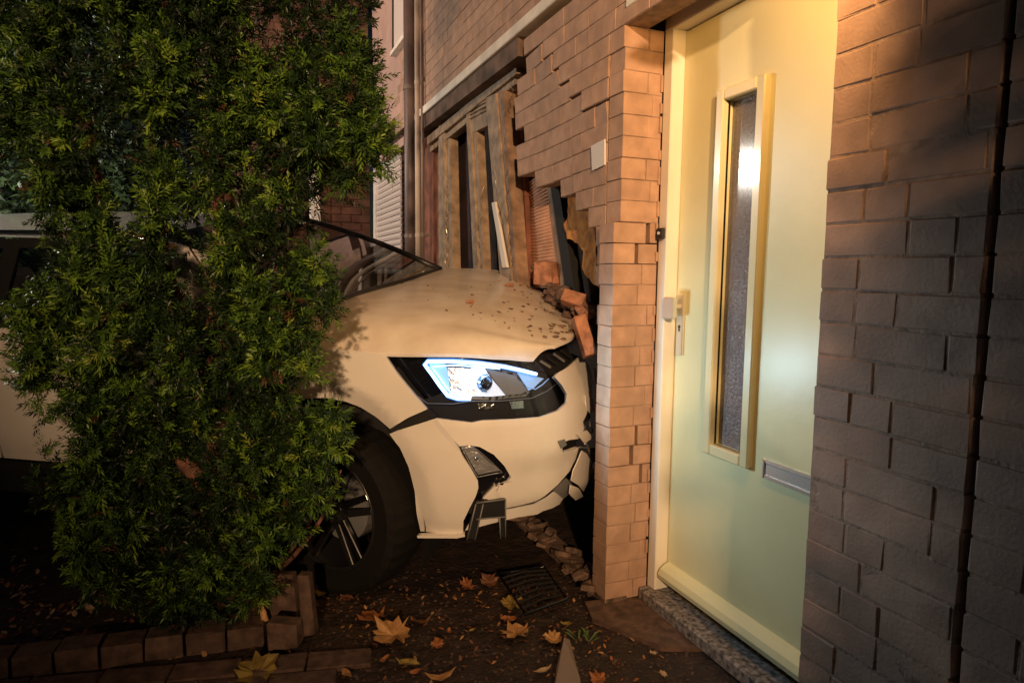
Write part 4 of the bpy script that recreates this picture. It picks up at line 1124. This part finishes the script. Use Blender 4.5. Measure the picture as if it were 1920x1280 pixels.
for ip, (x, y) in enumerate(PT):
    ln = random.uniform(-.5, .5); dd_ = 1.95+.20*min(1, max(0, (y-600)/500))+random.uniform(-.09, .09)
    for k in range(6):
        t = k/5-.5; sc_ = 1-.55*abs(t)*1.4
        cen.append(atd(x+ln*t*46+random.uniform(-9, 9), y+t*86+random.uniform(-6, 6), min(2.3, dd_+random.uniform(-.03, .03)))); rr = .043*sc_; rad.append((rr, rr, rr*1.15))
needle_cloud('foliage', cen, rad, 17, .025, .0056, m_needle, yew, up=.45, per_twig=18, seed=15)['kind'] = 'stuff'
# sparser bright tips at the silhouette
tips = []; tr = []
Sd = [q for q in dens(SIL, 30) if random.random() < .6]
for q in Sd:
    if q[0] < 5 or q[1] < -60: continue
    tips.append(atd(q[0]+random.uniform(-10, 8), q[1]+random.uniform(-10, 10), min(2.3, 2.1+.14*max(0, (q[1]-500)/500)+random.uniform(-.06, .06)))); tr.append((.022, .022, .034))
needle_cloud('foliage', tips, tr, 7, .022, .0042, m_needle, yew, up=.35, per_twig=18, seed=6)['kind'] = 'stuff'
def limb(name, pxs, r0, r1, parent=yew):
    pts = [atd(*q) for q in pxs]; n = 14; P = [catmull(pts, t) for t in np.linspace(0, len(pts)-1, n)]
    P = [p+Vector((noise.noise(p*7), noise.noise(p*7+Vector((9, 0, 0))), 0))*.012 for p in P]
    bm = bmesh.new(); tube(bm, P, [r0+(r1-r0)*i/(n-1) for i in range(n)], 9); return obj(name, bm, m_bark, parent, smooth=True)
dB = (yew_base-CO).dot(FW)
limb('trunk', [(462, 1175, dB), (455, 1080, dB-.02), (440, 950, 2.24), (415, 830, 2.2), (405, 690, 2.16), (420, 500, 2.15), (410, 250, 2.15), (405, 40, 2.15), (400, -120, 2.15)], .062, .022)
limb('limb', [(455, 1090, dB), (500, 960, 2.28), (530, 800, 2.26), (505, 650, 2.2), (520, 500, 2.15), (560, 300, 2.12), (600, 100, 2.1)], .030, .010)
limb('limb', [(440, 980, 2.25), (340, 850, 2.15), (250, 700, 2.1), (200, 500, 2.1), (170, 300, 2.1), (120, 50, 2.1)], .032, .010)
limb('limb', [(410, 760, 2.18), (330, 560, 2.1), (290, 350, 2.1), (280, 100, 2.1)], .022, .008)
limb('limb', [(470, 1120, dB), (560, 1030, 2.28), (620, 940, 2.27), (640, 880, 2.25)], .010, .003)
limb('limb', [(470, 1120, dB), (540, 1040, 2.3), (590, 960, 2.3)], .009, .003)
for k in range(16):
    x = random.uniform(180, 600); y = random.uniform(60, 840)
    limb('twig', [(430+(x-430)*.15, y+120, 2.26), (430+(x-430)*.6, y+60, 2.2), (x, y, 2.12)], .006, .002)
bt = on(2, .03, 480, 1150)
bm = bmesh.new(); pC, pD = atd(497, 1165, 2.28), atd(490, 1132, 2.30)
tube(bm, [pC, pC.lerp(pD, .5), pD], [.0125, .011, .005], 12)
tag(obj('cut_branch', bm, mat('fresh_cut_wood', (.66, .38, .18), .7, noise_s=50, noise_amt=.2)), 'pale freshly cut branch stub lying beside the foot of the yew', 'branch')

# ------------------------------------------------------------------ kerb edging
kerb = thing('kerb_edging', 'low edging of red-brown kerb stones along the planting bed', 'kerb', on(2, 0, 250, 1230))
k0, k1 = on(2, 0, -60, 1262), on(2, 0, 500, 1190); kd = (k1-k0); n_k = max(1, int(kd.length/.12)); ang = math.atan2(kd.y, kd.x)
for k in range(n_k):
    p = k0+kd*((k+.5)/n_k)
    bm = bmesh.new(); box(bm, (0, 0, 0), (kd.length/n_k-random.uniform(.004, .012), .085, .10), bev=.0035)
    for v in bm.verts: v.co += Vector((random.uniform(-1, 1), random.uniform(-1, 1), random.uniform(-1, 1)))*.003
    me = bpy.data.meshes.new('kerb_stone'); bm.to_mesh(me); bm.free(); me.materials.append(m_kerb)
    o = put('kerb_stone', me, kerb, (p.x, p.y, .006+random.uniform(-.006, .004)), (random.uniform(-.04, .04), random.uniform(-.03, .03), ang+random.uniform(-.02, .02)))
def upright(name, pxs, dep, th, m, label, cat):
    P = [atd(x, y, dep) for x, y in pxs]; n = (P[1]-P[0]).cross(P[2]-P[0]).normalized()
    if n.dot(FW) < 0: n = -n
    bm = bmesh.new(); prism(bm, P, n*th); bmesh.ops.bevel(bm, geom=bm.edges[:], offset=.004, segments=1, affect='EDGES')
    bmesh.ops.triangulate(bm, faces=bm.faces); tag(obj(name, bm, m), label, cat)
upright('kerb_slab', [(506, 1076), (548, 1078), (556, 1150), (548, 1172), (500, 1168), (478, 1155), (492, 1110)], 2.34, .05, m_kerb, 'tilted broken kerb slab between the yew trunk and the upright edging post', 'slab')
upright('edging_post', [(556, 1078), (578, 1080), (590, 1190), (566, 1195)], 2.24, .05, m_kerb, 'narrow upright edging stone at the corner of the bed in front of the wheel', 'edging stone')
upright('kerb_block', [(498, 1168), (555, 1172), (558, 1215), (502, 1222)], 2.17, .07, m_kerb, 'squat kerb block below the tilted slab at the end of the edging row', 'kerb block')

# ------------------------------------------------------------------ fallen leaves
MAPLE = [(0, -.5), (.03, -.30), (.20, -.36), (.27, -.22), (.44, -.16), (.36, -.02), (.50, .12), (.36, .17), (.33, .36), (.19, .33), (.10, .44), (0, .52), (-.12, .42), (-.17, .31), (-.34, .34), (-.33, .18), (-.48, .14), (-.38, -.01), (-.44, -.14), (-.26, -.20), (-.20, -.34), (-.03, -.30)]
OVAL = [(0, -.5), (.12, -.3), (.2, 0), (.14, .3), (0, .5), (-.14, .3), (-.2, 0), (-.12, -.3)]
def leaf(px, py, size, mi, rz, kind, label, tilt=.3, lift=.012, group=None):
    P = on(2, .0, px, py); P.z = gz(P.x, P.y)+lift
    L2 = size; r = random.Random(px*7+py)
    bm = bmesh.new(); shape = MAPLE if kind == 'm' else OVAL
    c = bm.verts.new((0, 0, 0)); ring = [bm.verts.new((x*L2*r.uniform(.85, 1.1), y*L2*r.uniform(.85, 1.1), L2*(.12*r.random()+1.0*(x*x+y*y)*r.uniform(.0, 1.0)))) for x, y in shape]
    for i in range(len(ring)): bm.faces.new((c, ring[i], ring[(i+1) % len(ring)]))
    bmesh.ops.subdivide_edges(bm, edges=bm.edges[:], cuts=1)
    bmesh.ops.solidify(bm, geom=bm.faces[:], thickness=.0006)
    me = bpy.data.meshes.new('fallen_leaf'); bm.to_mesh(me); bm.free(); me.materials.append(m_lf[mi])
    o = bpy.data.objects.new('fallen_leaf', me); COL.objects.link(o); o.location = P
    o.rotation_euler = (r.uniform(-tilt, tilt), r.uniform(-tilt, tilt), rz)
    return tag(o, label, 'leaf', group)
G = 'fallen leaves on the soil'
LV = [
 (700, 1160, .125, 0, .5, 'm', 'orange maple leaf lying upper left of the big tan leaf in front of the wheel'),
 (738, 1188, .15, 1, 2.1, 'm', 'biggest tan-orange maple leaf on the soil below the tyre'),
 (970, 1190, .115, 1, .2, 'm', 'broad tan maple leaf on the soil below the broken black grille'),
 (484, 1258, .15, 2, .8, 'm', 'large yellow-green maple leaf below the kerb block at the bottom edge'),
 (876, 1098, .075, 0, 1.2, 'm', 'orange leaf standing on edge under the bumper, left of the grille piece'),
 (918, 1092, .085, 3, .4, 'm', 'crumpled brown leaf between the orange leaf and the black grille under the bumper'),
 (1002, 1106, .07, 0, 2.2, 'm', 'rusty leaf resting on the black grille piece'),
 (960, 1128, .09, 2, 2.7, 'm', 'yellow leaf at the front edge of the black grille piece'),
 (955, 1160, .07, 0, .9, 'o', 'small reddish leaf between the yellow leaf and the broad tan leaf'),
 (602, 1115, .06, 2, 1.7, 'm', 'yellow leaf beside the upright edging stone'),
 (652, 1122, .07, 3, .7, 'm', 'dull red leaf behind the orange maple leaf near the tyre'),
 (790, 1166, .075, 3, 1.9, 'o', 'brown leaf curled upright right of the biggest leaf'),
 (820, 1207, .05, 0, .1, 'm', 'small bright orange leaf right below the biggest leaf'),
 (762, 1244, .085, 2, 1.45, 'o', 'long yellow leaf near the bottom edge below the small orange leaf'),
 (721, 1235, .05, 0, 2.2, 'o', 'thin orange leaf left of the long yellow leaf'),
 (650, 1262, .07, 1, .2, 'o', 'narrow tan leaf standing up near the bottom edge left of the yellow leaf'),
 (782, 1258, .05, 0, 1.2, 'o', 'small orange leaf under the long yellow leaf'),
 (826, 1272, .10, 1, 1.5, 'o', 'long tan leaf cut by the bottom edge of the photo'),
 (1020, 1257, .07, 4, 1.6, 'o', 'cream coloured leaf left of the grey plastic shard'),
 (1038, 1202, .08, 1, .9, 'm', 'dull tan leaf right of the broad tan leaf beside the shard tip'),
 (1122, 1273, .06, 0, .6, 'm', 'orange leaf at the bottom edge right of the shard'),
 (1187, 1172, .05, 4, .1, 'o', 'slim pinkish leaf standing near the foot of the brick pier'),
 (1225, 1222, .028, 4, .3, 'm', 'tiny cream leaf nearest the door threshold'),
 (1243, 1262, .03, 4, 1.1, 'm', 'tiny cream leaf near the bottom edge beside the door threshold'),
 (886, 1180, .028, 2, 1.5, 'o', 'tiny yellow leaf left of the broad tan leaf'),
 (1062, 1170, .05, 2, .8, 'o', 'small greenish leaf right of the grille piece by the broken footing'),
 (290, 1187, .10, 2, 1.2, 'm', 'yellowish leaf lying on the soil behind the middle of the kerb row'),
 (395, 1178, .10, 0, 2.0, 'm', 'orange-brown leaf behind the kerb row nearest the yew trunk'),
 (160, 1192, .09, 0, .9, 'm', 'orange leaf in the litter behind the left part of the kerb row'),
 (170, 1142, .07, 4, .5, 'o', 'pale leaf deep in the bed left of the yew'),
 (12, 1232, .08, 4, 2.5, 'm', 'pale leaf on the soil at the far left edge'),
 (500, 1078, .04, 3, .5, 'o', 'small brown leaf on top of the tilted kerb slab'),
]
for a_ in LV: leaf(*a_[:6], a_[6], group=G)
# litter nobody could count
def litter(name, regs, n, smin, smax, m_list, label, seed):
    r = random.Random(seed); bm = bmesh.new()
    for k in range(n):
        g_ = r.choice(regs); x, y = r.gauss(g_[0], g_[2]), r.gauss(g_[1], g_[3])
        if y < 1010 or y > 1320: continue
        P = on(2, 0, x, y); P.z = gz(P.x, P.y)+.004
        s = r.uniform(smin, smax); a_ = r.random()*6.28; R = Matrix.Rotation(a_, 3, 'Z') @ Matrix.Rotation(r.uniform(-.7, .7), 3, 'X')
        mi = r.randrange(len(m_list)); sh = [(0, -.5, 0), (.25, -.1, .1), (.2, .25, .05), (0, .5, .12), (-.22, .2, .1), (-.2, -.2, .04)]
        f = bm.faces.new([bm.verts.new(P+R @ (Vector(q)*s)) for q in sh]); f.material_index = mi
    o = obj(name, bm, m_list, recalc=False); tag(o, label, 'leaf litter', kind='stuff')
litter('leaf_litter', [(90, 1140, 90, 14), (120, 1190, 110, 18), (300, 1195, 120, 14), (60, 1220, 80, 12), (380, 1180, 60, 14), (20, 1080, 40, 30)], 330, .012, .038, [m_lf[0], m_lf[1], m_lf[3], m_lf[4]], 'scattered dead leaves in the bed under the yew', 3)
litter('leaf_litter', [(650, 1130, 60, 18), (800, 1200, 150, 40), (1000, 1180, 120, 45), (1150, 1200, 60, 40), (950, 1110, 80, 15)], 520, .006, .026, [m_lf[0], m_lf[1], m_lf[3], m_soil, m_lf[3]], 'small leaf scraps scattered on the soil in front of the car', 4)
bm = bmesh.new(); r = random.Random(12)
for k in range(900):
    x, y = r.uniform(560, 1300), r.uniform(1060, 1290); P = on(2, 0, x, y); P.z = gz(P.x, P.y)+.001
    if P.x > FX-.02 and P.y > 2.05: continue
    s = r.uniform(.002, .008); box(bm, P, (s*1.6, s*1.1, s*.8), rot=Matrix.Rotation(r.random()*6, 3, 'Z'))
tag(obj('gravel', bm, m_kerb), kind='stuff', label='grit and small stones on the soil before the door', cat='gravel')
# broken grille on the ground, plastic shard, weeds
gr = thing('broken_grille', 'black broken grille piece lying on the soil under the bumper', 'grille', on(2, 0, 990, 1115))
c0, c1, c2, c3 = [on(2, .02, *q) for q in ((935, 1075), (1020, 1062), (1062, 1122), (985, 1152))]
bm = bmesh.new()
tube(bm, [c0, c1, c2, c3, c0], .006, 6); obj('rim', bm, m_gloss, gr)
for k in range(1, 8):
    bm = bmesh.new(); a_, b_ = c0.lerp(c3, k/8), c1.lerp(c2, k/8)
    tube(bm, [a_, a_.lerp(b_, .5)+Vector((0, 0, .012)), b_], .0045, 6); obj('slat', bm, m_dark, gr)
for k in range(1, 4):
    bm = bmesh.new(); a_, b_ = c0.lerp(c1, k/4), c3.lerp(c2, k/4); tube(bm, [a_, b_], .004, 6); obj('cross_bar', bm, m_dark, gr)
bm = bmesh.new(); q = [on(2, .05, 1058, 1196), on(2, .03, 1068, 1200), on(2, .01, 1088, 1275), on(2, .0, 1092, 1310), on(2, .0, 1036, 1310), on(2, .02, 1044, 1250)]
prism(bm, q, (0, 0, .004)); tag(obj('plastic_shard', bm, mat('grey_shard', (.22, .17, .15), .35)), 'pointed grey plastic shard lying at the bottom edge before the door path', 'shard')
wd = thing('weed', 'small green weed growing in the soil in front of the brick pier', 'weed', on(2, 0, 1100, 1195))
m_weed = mat('weed_green', (.10, .17, .05), .6)
for k in range(11):
    a_ = k*.9; p0 = on(2, 0, 1095+random.uniform(-18, 18), 1198+random.uniform(-6, 6)); L2 = random.uniform(.03, .07)
    d_ = Vector((math.cos(a_)*.7, math.sin(a_)*.7, .7)); sd = d_.cross(Vector((0, 0, 1))).normalized()*.004
    bm = bmesh.new(); bm.faces.new([bm.verts.new(v) for v in (p0-sd*.4, p0+d_*L2*.6-sd, p0+d_*L2+Vector((0, 0, -.012)), p0+d_*L2*.6+sd, p0+sd*.4)]); obj('blade', bm, m_weed, wd)
